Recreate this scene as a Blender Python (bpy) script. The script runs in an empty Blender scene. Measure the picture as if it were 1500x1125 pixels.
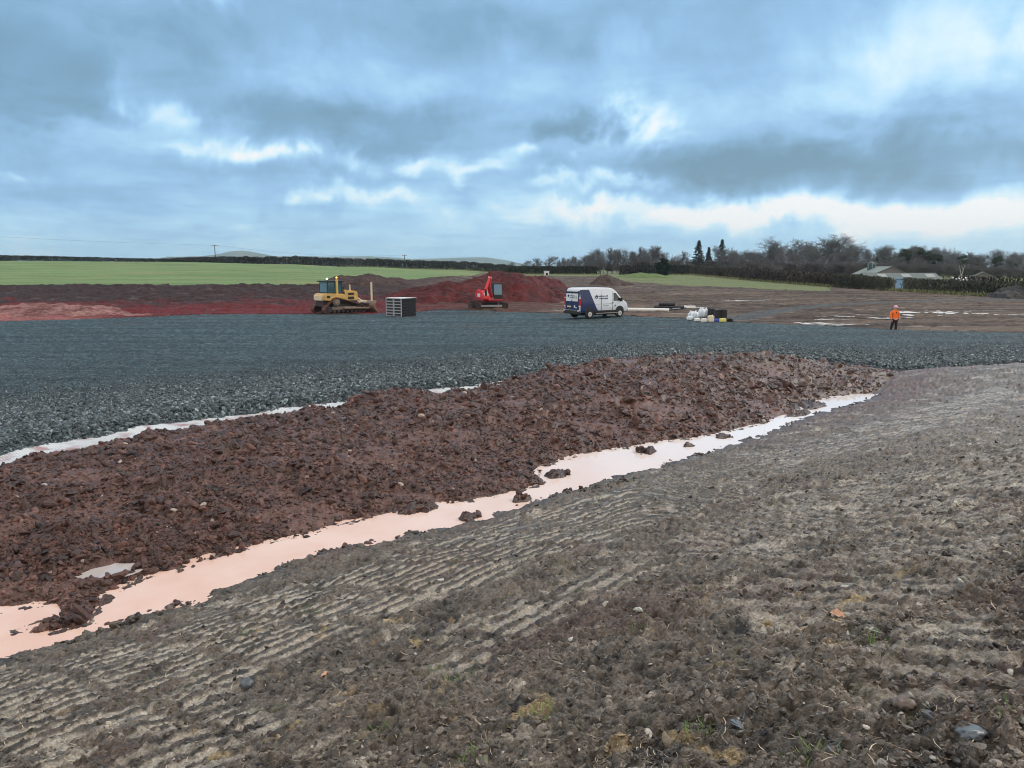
import bpy, bmesh, math, random
import numpy as np
from mathutils import Vector, Matrix
random.seed(7)
S = bpy.context.scene
COL = S.collection
R = math.radians
# ---------------------------------------------------------------- camera geometry
FPX, PITCH, CAMZ = 1127.0, R(8.7), 4.3
CP, SP = math.cos(PITCH), math.sin(PITCH)
def slope(py):                       # rise per metre of depth of the sight line through photo row py
    k = (562.5 - py) / FPX
    return (k * CP - SP) / (CP + k * SP)
def at(px, py, z=0.0):               # world point at height z seen at photo position
    cx, cy = (px - 750) / FPX, (562.5 - py) / FPX
    d = Vector((cx, CP + cy * SP, -SP + cy * CP))
    t = (z - CAMZ) / d.z
    return Vector((d.x * t, d.y * t, z))
def atY(px, py, Y):                  # world point at depth Y
    cx, cy = (px - 750) / FPX, (562.5 - py) / FPX
    d = Vector((cx, CP + cy * SP, -SP + cy * CP))
    t = Y / d.y
    return Vector((d.x * t, Y, CAMZ + d.z * t))
# ---------------------------------------------------------------- numpy noise
def h2(ix, iy, seed):
    ix = (ix.astype(np.int64) & 0xffffffff).astype(np.uint64); iy = (iy.astype(np.int64) & 0xffffffff).astype(np.uint64)
    n = (ix * np.uint64(374761393) + iy * np.uint64(668265263) + np.uint64(seed * 974711 + 13)) & np.uint64(0xffffffff)
    n = ((n ^ (n >> np.uint64(13))) * np.uint64(1274126177)) & np.uint64(0xffffffff)
    n = ((n ^ (n >> np.uint64(16))) * np.uint64(2246822519)) & np.uint64(0xffffffff)
    n = n ^ (n >> np.uint64(15))
    return n.astype(np.float64) / 4294967296.0
def vnoise(x, y, seed=0):            # gradient noise about -1..1
    ix, iy = np.floor(x), np.floor(y); fx, fy = x - ix, y - iy
    def g(dx, dy):
        a = h2(ix + dx, iy + dy, seed) * 2 * np.pi
        return np.cos(a) * (fx - dx) + np.sin(a) * (fy - dy)
    u = fx * fx * fx * (fx * (fx * 6 - 15) + 10); v = fy * fy * fy * (fy * (fy * 6 - 15) + 10)
    a, b, c, d = g(0, 0), g(1, 0), g(0, 1), g(1, 1)
    return ((a + (b - a) * u) * (1 - v) + (c + (d - c) * u) * v) * 1.5
def fbm(x, y, seed=0, o=4, gain=.5):
    s, a, t = 0, 1.0, 0
    for i in range(o):
        s = s + a * vnoise(x * 2.03 ** i + 17.3 * i, y * 2.03 ** i - 9.1 * i, seed + i); t += a; a *= gain
    return s / t
def billow(x, y, seed=0, o=3, gain=.5):
    s, a, t = 0, 1.0, 0
    for i in range(o):
        s = s + a * np.abs(vnoise(x * 2.03 ** i + 5.7 * i, y * 2.03 ** i + 3.3 * i, seed + i)); t += a; a *= gain
    return s / t
def worley(x, y, seed=0):
    ix, iy = np.floor(x), np.floor(y); f1 = np.full(x.shape, 9.0); idh = np.zeros(x.shape)
    for dx in (-1, 0, 1):
        for dy in (-1, 0, 1):
            a = h2(ix + dx, iy + dy, seed); b = h2(ix + dx, iy + dy, seed + 77)
            d = (ix + dx + a - x) ** 2 + (iy + dy + b - y) ** 2
            m = d < f1; f1 = np.where(m, d, f1); idh = np.where(m, h2(ix + dx, iy + dy, seed + 191), idh)
    return np.sqrt(f1), idh
def sm(x, a=0.0, b=1.0):
    t = np.clip((x - a) / (b - a), 0, 1); return t * t * (3 - 2 * t)
def lerp(a, b, t): return a + (b - a) * t
def lerpc(a, b, t): return np.asarray(a, float) + (np.asarray(b, float) - np.asarray(a, float)) * np.asarray(t)[..., None]
def inpoly(x, y, P):
    ins = np.zeros(x.shape, bool); n = len(P)
    for i in range(n):
        x0, y0 = P[i]; x1, y1 = P[(i + 1) % n]
        if y0 == y1: continue
        c = ((y0 > y) != (y1 > y)) & (x < (x1 - x0) * (y - y0) / (y1 - y0) + x0)
        ins ^= c
    return ins
def polydist(x, y, P, closed=False):
    d = np.full(x.shape, 1e9); n = len(P)
    for i in range(n if closed else n - 1):
        x0, y0 = P[i]; x1, y1 = P[(i + 1) % n]
        ex, ey = x1 - x0, y1 - y0; l = ex * ex + ey * ey + 1e-12
        t = np.clip(((x - x0) * ex + (y - y0) * ey) / l, 0, 1)
        d = np.minimum(d, (x - x0 - t * ex) ** 2 + (y - y0 - t * ey) ** 2)
    return np.sqrt(d)
def sdist(x, y, P):                  # >0 inside
    d = polydist(x, y, P, True); return np.where(inpoly(x, y, P), d, -d)
# ---------------------------------------------------------------- mesh + object helpers
def np_mesh(name, V, F, mat, col=None, smooth=True, parent=None):
    F = np.asarray(F, np.int32); k = F.shape[1]
    me = bpy.data.meshes.new(name)
    me.vertices.add(len(V)); me.vertices.foreach_set('co', np.asarray(V, np.float32).ravel())
    me.loops.add(F.size); me.loops.foreach_set('vertex_index', F.ravel())
    me.polygons.add(len(F)); me.polygons.foreach_set('loop_start', np.arange(0, F.size, k, dtype=np.int32))
    me.polygons.foreach_set('use_smooth', np.full(len(F), smooth, bool))
    if col is not None:
        a = me.color_attributes.new('Col', 'FLOAT_COLOR', 'POINT')
        c = np.ones((len(V), 4), np.float32); c[:, :col.shape[1]] = col
        a.data.foreach_set('color', c.ravel())
    me.update(calc_edges=True); me.materials.append(mat)
    o = bpy.data.objects.new(name, me); COL.objects.link(o); o.parent = parent
    return o
def tag(o, label=None, cat=None, group=None, kind=None):
    if label: o['label'] = label
    if cat: o['category'] = cat
    if group: o['group'] = group
    if kind: o['kind'] = kind
    return o
def thing(name, label, cat, loc=(0, 0, 0), rz=0, group=None, scale=1.0):
    o = bpy.data.objects.new(name, None); COL.objects.link(o); o.empty_display_size = .2
    o.location = loc; o.rotation_euler = (0, 0, rz); o.scale = (scale,) * 3
    return tag(o, label, cat, group)
def dup(root, loc, rz=0, scale=None, label=None):
    r = root.copy(); COL.objects.link(r); r.location = loc; r.rotation_euler = (0, 0, rz)
    if scale is not None: r.scale = scale if hasattr(scale, '__len__') else (scale,) * 3
    if label: r['label'] = label
    for ch in list(root.children):
        c = ch.copy(); COL.objects.link(c); c.parent = r
        for g in list(ch.children):
            d = g.copy(); COL.objects.link(d); d.parent = c
    return r
class MB:
    """collects solid shapes for one mesh"""
    def __init__(s): s.bm = bmesh.new()
    def _xf(s, vs, loc, rot):
        m = Matrix.Translation(loc)
        if rot is not None: m = m @ (rot if isinstance(rot, Matrix) else Matrix.Rotation(rot[1], 4, rot[0]))
        for v in vs: v.co = m @ v.co
    def box(s, c, d, bev=.02, rot=None, taper=1.0):
        r = bmesh.ops.create_cube(s.bm, size=1.0); vs = r['verts']
        for v in vs:
            k = taper if v.co.z > 0 else 1.0
            v.co = Vector((v.co.x * d[0] * k, v.co.y * d[1] * k, v.co.z * d[2]))
        if bev > 0:
            es = list({e for v in vs for e in v.link_edges})
            n0 = set(s.bm.verts) - set(vs)
            bmesh.ops.bevel(s.bm, geom=es, offset=min(bev, min(d) * .3), segments=2, affect='EDGES', profile=.6)
            vs = [v for v in s.bm.verts if v not in n0]
        s._xf(vs, c, rot); return s
    def cyl(s, c, r, h, axis='Z', seg=20, r2=None, bev=0):
        q = bmesh.ops.create_cone(s.bm, cap_ends=True, segments=seg, radius1=r, radius2=r if r2 is None else r2, depth=h); vs = q['verts']
        if bev:
            n0 = set(s.bm.verts) - set(vs)
            es = [e for e in {e for v in vs for e in v.link_edges} if abs(e.verts[0].co.z - e.verts[1].co.z) < 1e-5]
            bmesh.ops.bevel(s.bm, geom=es, offset=bev, segments=2, affect='EDGES')
            vs = [v for v in s.bm.verts if v not in n0]
        rot = {'Z': None, 'X': ('Y', R(90)), 'Y': ('X', R(90))}[axis] if isinstance(axis, str) else axis
        s._xf(vs, c, rot); return s
    def rod(s, a, b, r, r2=None, seg=8):
        a, b = Vector(a), Vector(b); d = b - a
        s.cyl((a + b) / 2, r, d.length, d.to_track_quat('Z', 'Y').to_matrix().to_4x4(), seg, r2); return s
    def bar(s, a, b, w, h, bev=.01):     # rectangular bar from a to b, w sideways (y), h in the plane
        a, b = Vector(a), Vector(b); d = b - a
        s.box((a + b) / 2, (w, h, d.length), bev, d.to_track_quat('Z', 'X').to_matrix().to_4x4()); return s
    def sphere(s, c, r, sc=(1, 1, 1), sub=2):
        vs = bmesh.ops.create_icosphere(s.bm, subdivisions=sub, radius=r)['verts']
        for v in vs: v.co = Vector((v.co.x * sc[0], v.co.y * sc[1], v.co.z * sc[2])) + Vector(c)
        return s
    def prism(s, pts, y0, y1, bev=0):    # polygon in x,z extruded along y
        A = [s.bm.verts.new((x, y0, z)) for x, z in pts]; B = [s.bm.verts.new((x, y1, z)) for x, z in pts]
        n = len(pts); fs = [s.bm.faces.new(A), s.bm.faces.new(B[::-1])]
        for i in range(n): fs.append(s.bm.faces.new((A[i], B[i], B[(i + 1) % n], A[(i + 1) % n])))
        bmesh.ops.recalc_face_normals(s.bm, faces=fs)
        if bev: bmesh.ops.bevel(s.bm, geom=list({e for f in fs for e in f.edges}), offset=bev, segments=2, affect='EDGES')
        return s
    def build(s, name, mat, parent=None, smooth=False):
        me = bpy.data.meshes.new(name); s.bm.to_mesh(me); s.bm.free(); me.materials.append(mat)
        if smooth:
            for p in me.polygons: p.use_smooth = True
        o = bpy.data.objects.new(name, me); COL.objects.link(o); o.parent = parent
        return o
# ---------------------------------------------------------------- materials
def newmat(name):
    m = bpy.data.materials.new(name); m.use_nodes = True; nt = m.node_tree
    return m, nt, nt.nodes['Principled BSDF']
def nd(nt, t, **kw):
    n = nt.nodes.new(t)
    for k, v in kw.items():
        if k in n.inputs.keys(): n.inputs[k].default_value = v
        else: setattr(n, k, v)
    return n
def paint(name, col, rough=.45, metal=0, dirt=.35, dirtcol=(.07, .05, .045), scale=3.0, spec=.5):
    """painted or moulded surface with soft blotches of mud and a little unevenness"""
    m, nt, b = newmat(name); L = nt.links.new
    tc = nd(nt, 'ShaderNodeTexCoord'); n = nd(nt, 'ShaderNodeTexNoise', Scale=scale, Detail=6.0, Roughness=.65)
    L(tc.outputs['Object'], n.inputs['Vector'])
    r = nd(nt, 'ShaderNodeMapRange'); L(n.outputs['Fac'], r.inputs[0])
    r.inputs[1].default_value = .45; r.inputs[2].default_value = .75; r.inputs[4].default_value = dirt
    mx = nd(nt, 'ShaderNodeMix', data_type='RGBA'); L(r.outputs[0], mx.inputs[0])
    mx.inputs[6].default_value = (*col, 1); mx.inputs[7].default_value = (*dirtcol, 1)
    L(mx.outputs[2], b.inputs['Base Color'])
    b.inputs['Roughness'].default_value = rough; b.inputs['Metallic'].default_value = metal
    b.inputs['Specular IOR Level'].default_value = spec
    bp = nd(nt, 'ShaderNodeBump', Strength=.15, Distance=.02); L(n.outputs['Fac'], bp.inputs['Height']); L(bp.outputs[0], b.inputs['Normal'])
    return m
def attrmat(name, fine=45.0, bump=.6, dist=.012, rough=.62, var=.55, wetrough=.22, spec=.4, coarse=None):
    """surface whose soil colours are mesh data, broken up by procedural grain"""
    m, nt, b = newmat(name); L = nt.links.new
    at_ = nd(nt, 'ShaderNodeAttribute', attribute_name='Col')
    g = nd(nt, 'ShaderNodeNewGeometry')
    n = nd(nt, 'ShaderNodeTexNoise', Scale=fine, Detail=5.0, Roughness=.7); L(g.outputs['Position'], n.inputs['Vector'])
    r = nd(nt, 'ShaderNodeMapRange'); L(n.outputs['Fac'], r.inputs[0])
    r.inputs[1].default_value = .25; r.inputs[2].default_value = .75; r.inputs[3].default_value = 1 - var; r.inputs[4].default_value = 1 + var
    vm = nd(nt, 'ShaderNodeVectorMath', operation='SCALE'); L(at_.outputs['Color'], vm.inputs[0]); L(r.outputs[0], vm.inputs['Scale'])
    L(vm.outputs[0], b.inputs['Base Color'])
    rr = nd(nt, 'ShaderNodeMapRange'); L(at_.outputs['Alpha'], rr.inputs[0]); rr.inputs[3].default_value = rough; rr.inputs[4].default_value = wetrough
    L(rr.outputs[0], b.inputs['Roughness']); b.inputs['Specular IOR Level'].default_value = spec
    h = n.outputs['Fac']
    if coarse:
        n2 = nd(nt, 'ShaderNodeTexNoise', Scale=coarse, Detail=3.0); L(g.outputs['Position'], n2.inputs['Vector'])
        ad = nd(nt, 'ShaderNodeMath', operation='MULTIPLY_ADD'); L(n2.outputs['Fac'], ad.inputs[0]); ad.inputs[1].default_value = 2.0; L(n.outputs['Fac'], ad.inputs[2]); h = ad.outputs[0]
    bp = nd(nt, 'ShaderNodeBump', Strength=bump, Distance=dist); L(h, bp.inputs['Height']); L(bp.outputs[0], b.inputs['Normal'])
    return m
def glassmat(name, col=(.02, .05, .06)):
    m, nt, b = newmat(name); b.inputs['Base Color'].default_value = (*col, 1); b.inputs['Roughness'].default_value = .06
    b.inputs['Specular IOR Level'].default_value = .8
    n = nd(nt, 'ShaderNodeTexNoise', Scale=2.0); bp = nd(nt, 'ShaderNodeBump', Strength=.03); nt.links.new(n.outputs['Fac'], bp.inputs['Height']); nt.links.new(bp.outputs[0], b.inputs['Normal'])
    return m
def glow(name, col, st):
    m, nt, b = newmat(name); b.inputs['Base Color'].default_value = (*col, 1)
    b.inputs['Emission Color'].default_value = (*col, 1); b.inputs['Emission Strength'].default_value = st
    return m
# ================================================================ ground
XY = lambda px, py, z: tuple(at(px, py, z).xy)
ZW = -.35
U_px = [(-60, 905), (0, 893), (60, 893), (95, 903), (60, 915), (20, 928), (60, 935), (130, 918), (146, 890), (155, 874), (210, 852), (300, 822), (380, 801), (450, 787), (500, 770), (600, 747), (650, 740), (700, 732), (760, 722), (796, 711), (786, 688), (850, 669), (960, 651), (1050, 638), (1110, 624), (1150, 612), (1168, 604), (1158, 594), (1200, 588), (1225, 582), (1282, 578)]
L_px = [(-60, 985), (0, 970), (60, 952), (130, 936), (200, 911), (280, 886), (370, 851), (420, 829), (470, 813), (530, 805), (580, 790), (640, 778), (700, 765), (760, 746), (830, 725), (900, 701), (960, 686), (1030, 668), (1080, 651), (1160, 621), (1192, 608), (1240, 596), (1282, 582)]
U = [XY(a, b, ZW) for a, b in U_px]; Lw = [XY(a, b, ZW) for a, b in L_px]
def ext(p, d): return (p[0] + d[0], p[1] + d[1])
PUD = [ext(U[0], (-14, -14))] + U + Lw[::-1] + [ext(Lw[0], (-14, -14))]
R1, R2 = XY(1322, 543, -.05), XY(1500, 531, 0)
M_px = [(0, 683), (100, 660), (200, 643), (320, 622), (450, 606), (600, 584), (700, 573)]
Mm = [XY(a, b, -.3) for a, b in M_px]
Mm = [ext(Mm[0], (-30, -29))] + Mm + [ext(Mm[-1], (5.5, 5.3)), ext(Mm[-1], (9.5, 8.6))]
ENDc = [(12.2, 37.0), (14.6, 35.2), R1]
HOL = tuple(at(152, 813, .0).xy)
ISL = [(*XY(a, b, ZW), r_, h_) for a, b, r_, h_ in [(946, 664, .20, .30), (815, 698, .22, .26), (880, 728, .40, .26), (905, 722, .30, .24), (765, 735, .13, .22), (620, 747, .22, .28), (600, 752, .16, .24), (1060, 642, .2, .2), (1182, 596, .5, .3), (1165, 607, .4, .25), (128, 940, .07, .22), (172, 934, .05, .22), (1010, 655, .12, .2), (690, 760, .15, .2)]]
BERM = [ext(U[0], (-30, -30))] + U + [(14.6, 29.5), R1] + ENDc[:2][::-1] + Mm[::-1]
TOE = [ext(Lw[0], (-30, -30))] + Lw + [(14.6, 29.3), R1, R2, (40, 39.5), (120, 62)]
BANK = TOE + [(120, -60), (-90, -60)]
GM = [(x - .50, y + .52) for x, y in Mm]
FE_px = [(-250, 478), (0, 470), (100, 468), (190, 465), (300, 461), (450, 460), (560, 459), (640, 455), (700, 455), (760, 457), (830, 459), (920, 462), (1010, 467), (1090, 472), (1200, 476), (1310, 482), (1400, 484), (1500, 487), (1700, 493)]
FE = [XY(a, b, 0) for a, b in FE_px]
GRAV = GM + ENDc + [R2, (40, 39.5), (60, 45)] + FE[::-1] + [(-90, 50)]
COLS = [(-500, [(61, 0), (66, .1), (80, .6), (100, 1.9), (260, 6.4), (420, 6.4), (900, 1)]),
        (0, [(61, 0), (66, .12), (78, slope(446) * 78 + 4.3), (90, slope(431) * 90 + 4.3), (100, slope(417.5) * 100 + 4.3), (260, slope(382) * 260 + 4.3), (420, 6), (900, 0)]),
        (250, [(64, 0), (68, .1), (80, slope(446) * 80 + 4.3), (90, slope(433) * 90 + 4.3), (100, slope(417.5) * 100 + 4.3), (260, slope(383.5) * 260 + 4.3), (420, 5), (900, 0)]),
        (420, [(67, 0), (72, .1), (82, .25), (92, slope(432) * 92 + 4.3), (101, slope(417.5) * 101 + 4.3), (260, slope(387) * 260 + 4.3), (420, 4), (900, 0)]),
        (520, [(69, 0), (80, .1), (95, slope(424) * 95 + 4.3), (116, slope(412) * 116 + 4.3), (270, slope(391) * 270 + 4.3), (420, 3), (900, 0)]),
        (650, [(72, 0), (90, .4), (140, slope(406) * 140 + 4.3), (280, slope(395) * 280 + 4.3), (420, 2), (900, 0)]),
        (780, [(72, 0), (90, .2), (140, .3), (200, .5), (290, slope(402) * 290 + 4.3), (420, 1), (900, 0)]),
        (950, [(62, 0), (97, 0), (140, .1), (220, .2), (300, slope(402.5) * 300 + 4.3), (500, .8), (900, 0)]),
        (1100, [(57, 0), (97, 0), (200, slope(413) * 200 + 4.3), (300, .7), (500, .6), (900, 0)]),
        (1300, [(52, 0), (80, 0), (132, slope(426) * 132 + 4.3), (300, .4), (500, .4), (900, 0)]),
        (1500, [(50, 0), (80, 0), (105, slope(436) * 105 + 4.3), (300, .3), (500, .3), (900, 0)]),
        (2100, [(50, 0), (80, 0), (105, .1), (300, .3), (500, .3), (900, 0)])]
CPX = np.array([c[0] for c in COLS], float)
YS = np.concatenate([np.arange(40, 120, 2.0), np.arange(120, 300, 10.0), np.arange(300, 1000, 50.0)])
ZT = np.array([np.interp(YS, [0] + [p[0] for p in c[1]], [0] + [p[1] for p in c[1]]) for c in COLS])
def farz(x, y):
    px = 750 + FPX * x / np.maximum(y * CP + .65, 1)
    px = np.clip(px, CPX[0], CPX[-1])
    i = np.clip(np.searchsorted(CPX, px) - 1, 0, len(CPX) - 2); t = sm((px - CPX[i]) / (CPX[i + 1] - CPX[i]))
    yy = np.clip(y, YS[0], YS[-1]); j = np.clip(np.searchsorted(YS, yy) - 1, 0, len(YS) - 2); w = (yy - YS[j]) / (YS[j + 1] - YS[j])
    a = ZT[i, j] * (1 - w) + ZT[i, j + 1] * w; b = ZT[i + 1, j] * (1 - w) + ZT[i + 1, j + 1] * w
    z = a * (1 - t) + b * t
    return np.where(y < 40, 0, z * (y < 900))
YF_px = [-600, 380, 450, 520, 600, 650, 690, 712]; YF_Y = [100, 101, 102, 117, 130, 142, 175, 280]   # near edge of the green field
GR1 = [XY(a, b, .1) for a, b in [(903, 411.5), (1000, 419), (1100, 423), (1165, 426), (1215, 428), (1225, 426), (1200, 419), (1100, 409), (1000, 404.5), (905, 405)]]
PATH_px = [(1075, 468), (1110, 462), (1150, 454.5), (1210, 448), (1290, 444), (1400, 441.5), (1520, 440)]
PATH = [XY(a, b, 0) for a, b in PATH_px]
def base_fields(x, y):
    """large shapes: smooth height and the signed distances that drive region, relief and colour"""
    near = (y < 75) & (np.abs(x) < 95)
    f = {}
    for k, P in (('k', BANK), ('b', BERM), ('p', PUD), ('g', GRAV)):
        v = np.full(x.shape, -99.0)
        if near.any(): v[near] = sdist(x[near], y[near], P)
        f[k] = v
    f['u'] = (x + y) / 1.41421; f['v'] = (y - x) / 1.41421
    return f
def terrain(x, y, detail=True):
    x = np.asarray(x, float); y = np.asarray(y, float)
    f = base_fields(x, y); k, b, p, g, u, v = f['k'], f['b'], f['p'], f['g'], f['u'], f['v']
    low = -.33 + .28 * sm(u, 28.5, 33)
    z = farz(x, y)
    mid = np.where(g > -.0, z, low)                                # strip between berm and gravel
    zg = np.where(g > 0, np.minimum(z, -.3 + .55 * g + .02), low)
    outer = (k < 0) & (b < 0) & (p < 0) & (g <= 0) & ((y > 45) | (g < -30))
    z = np.where(outer, z, zg)
    kk = np.maximum(k, 0) * (1 - .44 * sm(u, 9, 25))
    zk = low + .255 * kk + .0038 * kk * kk
    zk = np.where(kk > 10.4, low + .255 * 10.4 + .41 + (kk - 10.4) * .12, zk)
    zk = np.minimum(zk, 5.0)
    z = np.where(k > 0, zk, z)
    crest = (.52 + .48 * sm(u, 11, 24)) + .12 * vnoise(u * .35, v * .3, 5)
    hb = (.16 * sm(b, 0, .5) + (.86 * crest - .16) * sm(b, .2, 4.0)) * (1 - .88 * sm(u, 29.2, 34.8))
    hb = hb + .24 * np.clip(fbm(u * .55, v * .35, 9, 3) + .08, 0, 1) * sm(b, .1, .6) * (1 - sm(b, 1.2, 2.6)) * sm(v, 14.5, 17.5) * (1 - sm(u, 28, 33))
    hb = hb + .36 * (sm(u, 13.2, 14.2) * (1 - sm(u, 15.0, 16.0)) + sm(u, 18.8, 20.5) * (1 - sm(u, 28, 33))) * sm(b, .05, .7) * (1 - sm(b, 1.6, 3.6)) * sm(v, 14.5, 17.5)
    z = np.where(b > 0, low + hb, z)
    z = np.where(p > 0, low - np.minimum(.13, .3 * p), z)
    i = np.where((p > -.3) & (y < 30))[0] if x.ndim == 1 else np.where((p > -.3) & (y < 30))
    for ix_, iy_, r_, h_ in ISL: du_, dv_ = (x[i] - ix_ + y[i] - iy_) / 1.414, (y[i] - iy_ - x[i] + ix_) / 1.414; nn_ = vnoise(x[i] * 5, y[i] * 5, 7) * .5; z[i] = np.maximum(z[i], (ZW - .12 + (.10 + .40 * h_) * np.exp(-((du_ / 1.7) ** 2 + dv_ ** 2) ** 2 / (1.25 * r_) ** 4) * (1 + nn_)) if h_ > 0 else z[i])
    if not detail: return z
    # ------------------------------------------------ relief
    cell = np.maximum(.004, np.maximum(y, 2) * .0013)
    fade = lambda fr: np.clip(1.6 - 2.2 * cell * fr, 0, 1)
    edge = np.clip(sm(-p, -.05, .9) + .10, 0, 1)
    ban = (k > 0) | ((p > 0) & (b <= 0))
    i = np.where(ban & (y < 70))
    if len(i[0]):
        X, Y = x[i], y[i]; uu, vv = u[i], v[i]
        h = .06 * fbm(X * .6, Y * .6, 3, 3) + .05 * fbm(X * 2.3, Y * 2.3, 11, 3)
        h = h + .075 * billow(X * 5.5, Y * 5.5, 21, 3) + fade(14)[i] * .034 * fbm(X * 14, Y * 14, 31, 3, .6)
        w1, id1 = worley(X * 7 + .3 * vnoise(X * 9, Y * 9, 4), Y * 7, 41); cm = sm(fbm(X * .9, Y * .9, 43, 3), -.15, .35)
        h = h + .085 * cm * np.sqrt(np.clip(.30 - w1 * w1, 0, 1)) * (.3 + id1) 
        w2, id2 = worley(X * 19, Y * 19, 47)
        h = h + fade(16)[i] * .034 * np.sqrt(np.clip(.30 - w2 * w2, 0, 1)) * (id2 > .35) * (.4 + id2)
        t = tracks(X, Y, uu, vv)
        h = lerp(h, .014 + .42 * h - .010 * t[0] + .028 * t[1], t[2])
        h = h * (.45 + .55 * edge[i]) + .03 * (p[i] > .02) * (billow(X * 9, Y * 9, 27, 2) - .25) + .05 * (np.abs(p[i]) < .35) * vnoise(X * 3.1, Y * 3.1, 53)
        z[i] = z[i] + h
    i = np.where((b > 0) & (p <= 0))
    if len(i[0]):
        X, Y = x[i], y[i]
        wx, wy = X + .22 * vnoise(X * 1.3, Y * 1.3, 61) + .08 * vnoise(X * 4, Y * 4, 59), Y + .22 * vnoise(X * 1.3 + 9, Y * 1.3, 62) + .08 * vnoise(X * 4 + 7, Y * 4, 58)
        rg_ = .30 + .70 * sm(fbm(X * .55, Y * .55, 57, 3), -.25, .2)
        h = .20 * (billow(wx * .6, wy * .6, 63, 4) - .25)
        w1, d1 = worley(wx * 1.5, wy * 1.5, 65); h = h + rg_ * .16 * np.clip(.62 - w1, 0, 1) * (d1 > .45) * (.4 + d1) * 1.5
        w2, d2 = worley(wx * 3.6 + 3, wy * 3.6, 67); h = h + rg_ * .14 * np.clip(.62 - w2, 0, .42) * (.1 + 1.2 * d2)
        w3, d3 = worley(wx * 9, wy * 9 + 5, 69); h = h + rg_ * fade(9)[i] * .075 * np.clip(.6 - w3, 0, .4) * (.1 + 1.2 * d3)
        h = h + fade(20)[i] * .03 * fbm(X * 18, Y * 18, 71, 2) + fade(8)[i] * .05 * fbm(X * 6, Y * 6, 73, 3)
        gq = np.exp(-(((uu_ := (X + Y) / 1.414) - (HOL[0] + HOL[1]) / 1.414) ** 2 / .30 + ((Y - X) / 1.414 - (HOL[1] - HOL[0]) / 1.414) ** 2 / .075) ** 2)
        z[i] = z[i] + (h - .06) * np.clip(.35 + .65 * sm(b[i], 0, .9), 0, 1) * (1 - gq) - .14 * gq
    i = np.where((g > 0))
    if len(i[0]):
        X, Y = x[i], y[i]
        h = .035 * fbm(X * .25, Y * .8, 81, 3) + fade(6)[i] * .05 * np.sqrt(np.clip(.35 - worley(X * 6, Y * 6, 83)[0] ** 2, 0, 1))
        h = h + .02 * fbm(X * 2.5, Y * 4, 85, 3)
        z[i] = z[i] + h * np.clip(g[i] * 3, 0, 1)
    i = np.where((k <= 0) & (b <= 0) & (p <= 0) & (g <= 0) & (y > 40) & (y < 330))
    if len(i[0]):
        X, Y = x[i], y[i]; c = regions_far(X, Y)
        h = .20 * fbm(X * .14, Y * .6, 91, 4, .6) + .24 * billow(X * .6, Y * 1.1, 93, 3)
        h2_ = .75 * (billow(X * .3, Y * .45, 95, 4, .65) - .2) + .30 * fbm(X * .15, Y * .2, 97, 3)
        h = np.where(c == 4, .05 * fbm(X * .3, Y * .3, 99, 3), np.where(c == 5, h2_, h))
        z[i] = z[i] + h * sm(-g[i], 0, 4)
    return z
def tracks(X, Y, uu, vv):
    """grouser imprints of tracked machines: bars along the contour, in lanes; returns (trough, ridge)"""
    ang = .78 * sm(X - .12 * Y, .3, 3.6)
    ca, sa = np.cos(ang), np.sin(ang)
    a, c = uu * ca - vv * sa, uu * sa + vv * ca                    # along bar, across bar
    a = a + .08 * vnoise(X * 1.3, Y * 1.3, 101); c = c + .035 * vnoise(X * 1.9, Y * 1.9, 103) + .05 * vnoise(X * .4, Y * .4, 104)
    ln = a / .98; li = np.floor(ln); lf = ln - li
    off = h2(li, li * 0, 105)
    ph = c / .24 + off * 5
    pi = np.floor(ph); w = np.cos(2 * np.pi * ph) * .5 + .5
    lane = sm(lf, .03, .12) * sm(1 - lf, .03, .12)
    m = np.full(X.shape, 0.0)
    for P, am in TRK: m = np.maximum(m, am * sm(sdist(X, Y, P) + .35 * vnoise(X * .9, Y * .9, 107), -.25, .25))
    M = m * lane * sm(fbm(X * 1.6, Y * 1.6, 113, 2), -.42, -.1); m = M * (.15 + .85 * (h2(li, pi, 111) > .14))
    return m * sm(w, .25, .55), m * sm(1 - w, .45, .85), M
def bankpt(px, py):
    for zz in np.arange(2.9, -.36, -.04):
        q = at(px, py, zz); k = float(sdist(np.array([q.x]), np.array([q.y]), BANK)[0])
        if -.33 + .255 * max(k, 0) + .0038 * k * k >= zz: return (q.x, q.y)
    return tuple(at(px, py, -.33).xy)
TRK = [([bankpt(*q) for q in P], am) for P, am in (
    ([(-120, 1030), (0, 990), (150, 958), (330, 892), (560, 838), (650, 830), (560, 925), (400, 985), (250, 1075), (120, 1140), (-120, 1180)], .82),
    ([(470, 862), (600, 810), (760, 762), (960, 702), (1100, 655), (1130, 690), (1090, 728), (900, 792), (720, 858), (560, 912)], 1.0),
    ([(1090, 670), (1300, 600), (1470, 548), (1475, 562), (1310, 625), (1120, 700)], .75), ([(640, 930), (800, 868), (930, 820), (1000, 830), (850, 905), (690, 980)], .6), ([(960, 800), (1120, 735), (1300, 690), (1560, 620), (1560, 1010), (1330, 1020), (1180, 930), (1040, 900)], .40), ([(100, 1140), (330, 1050), (420, 1060), (300, 1150)], .7))]
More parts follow.
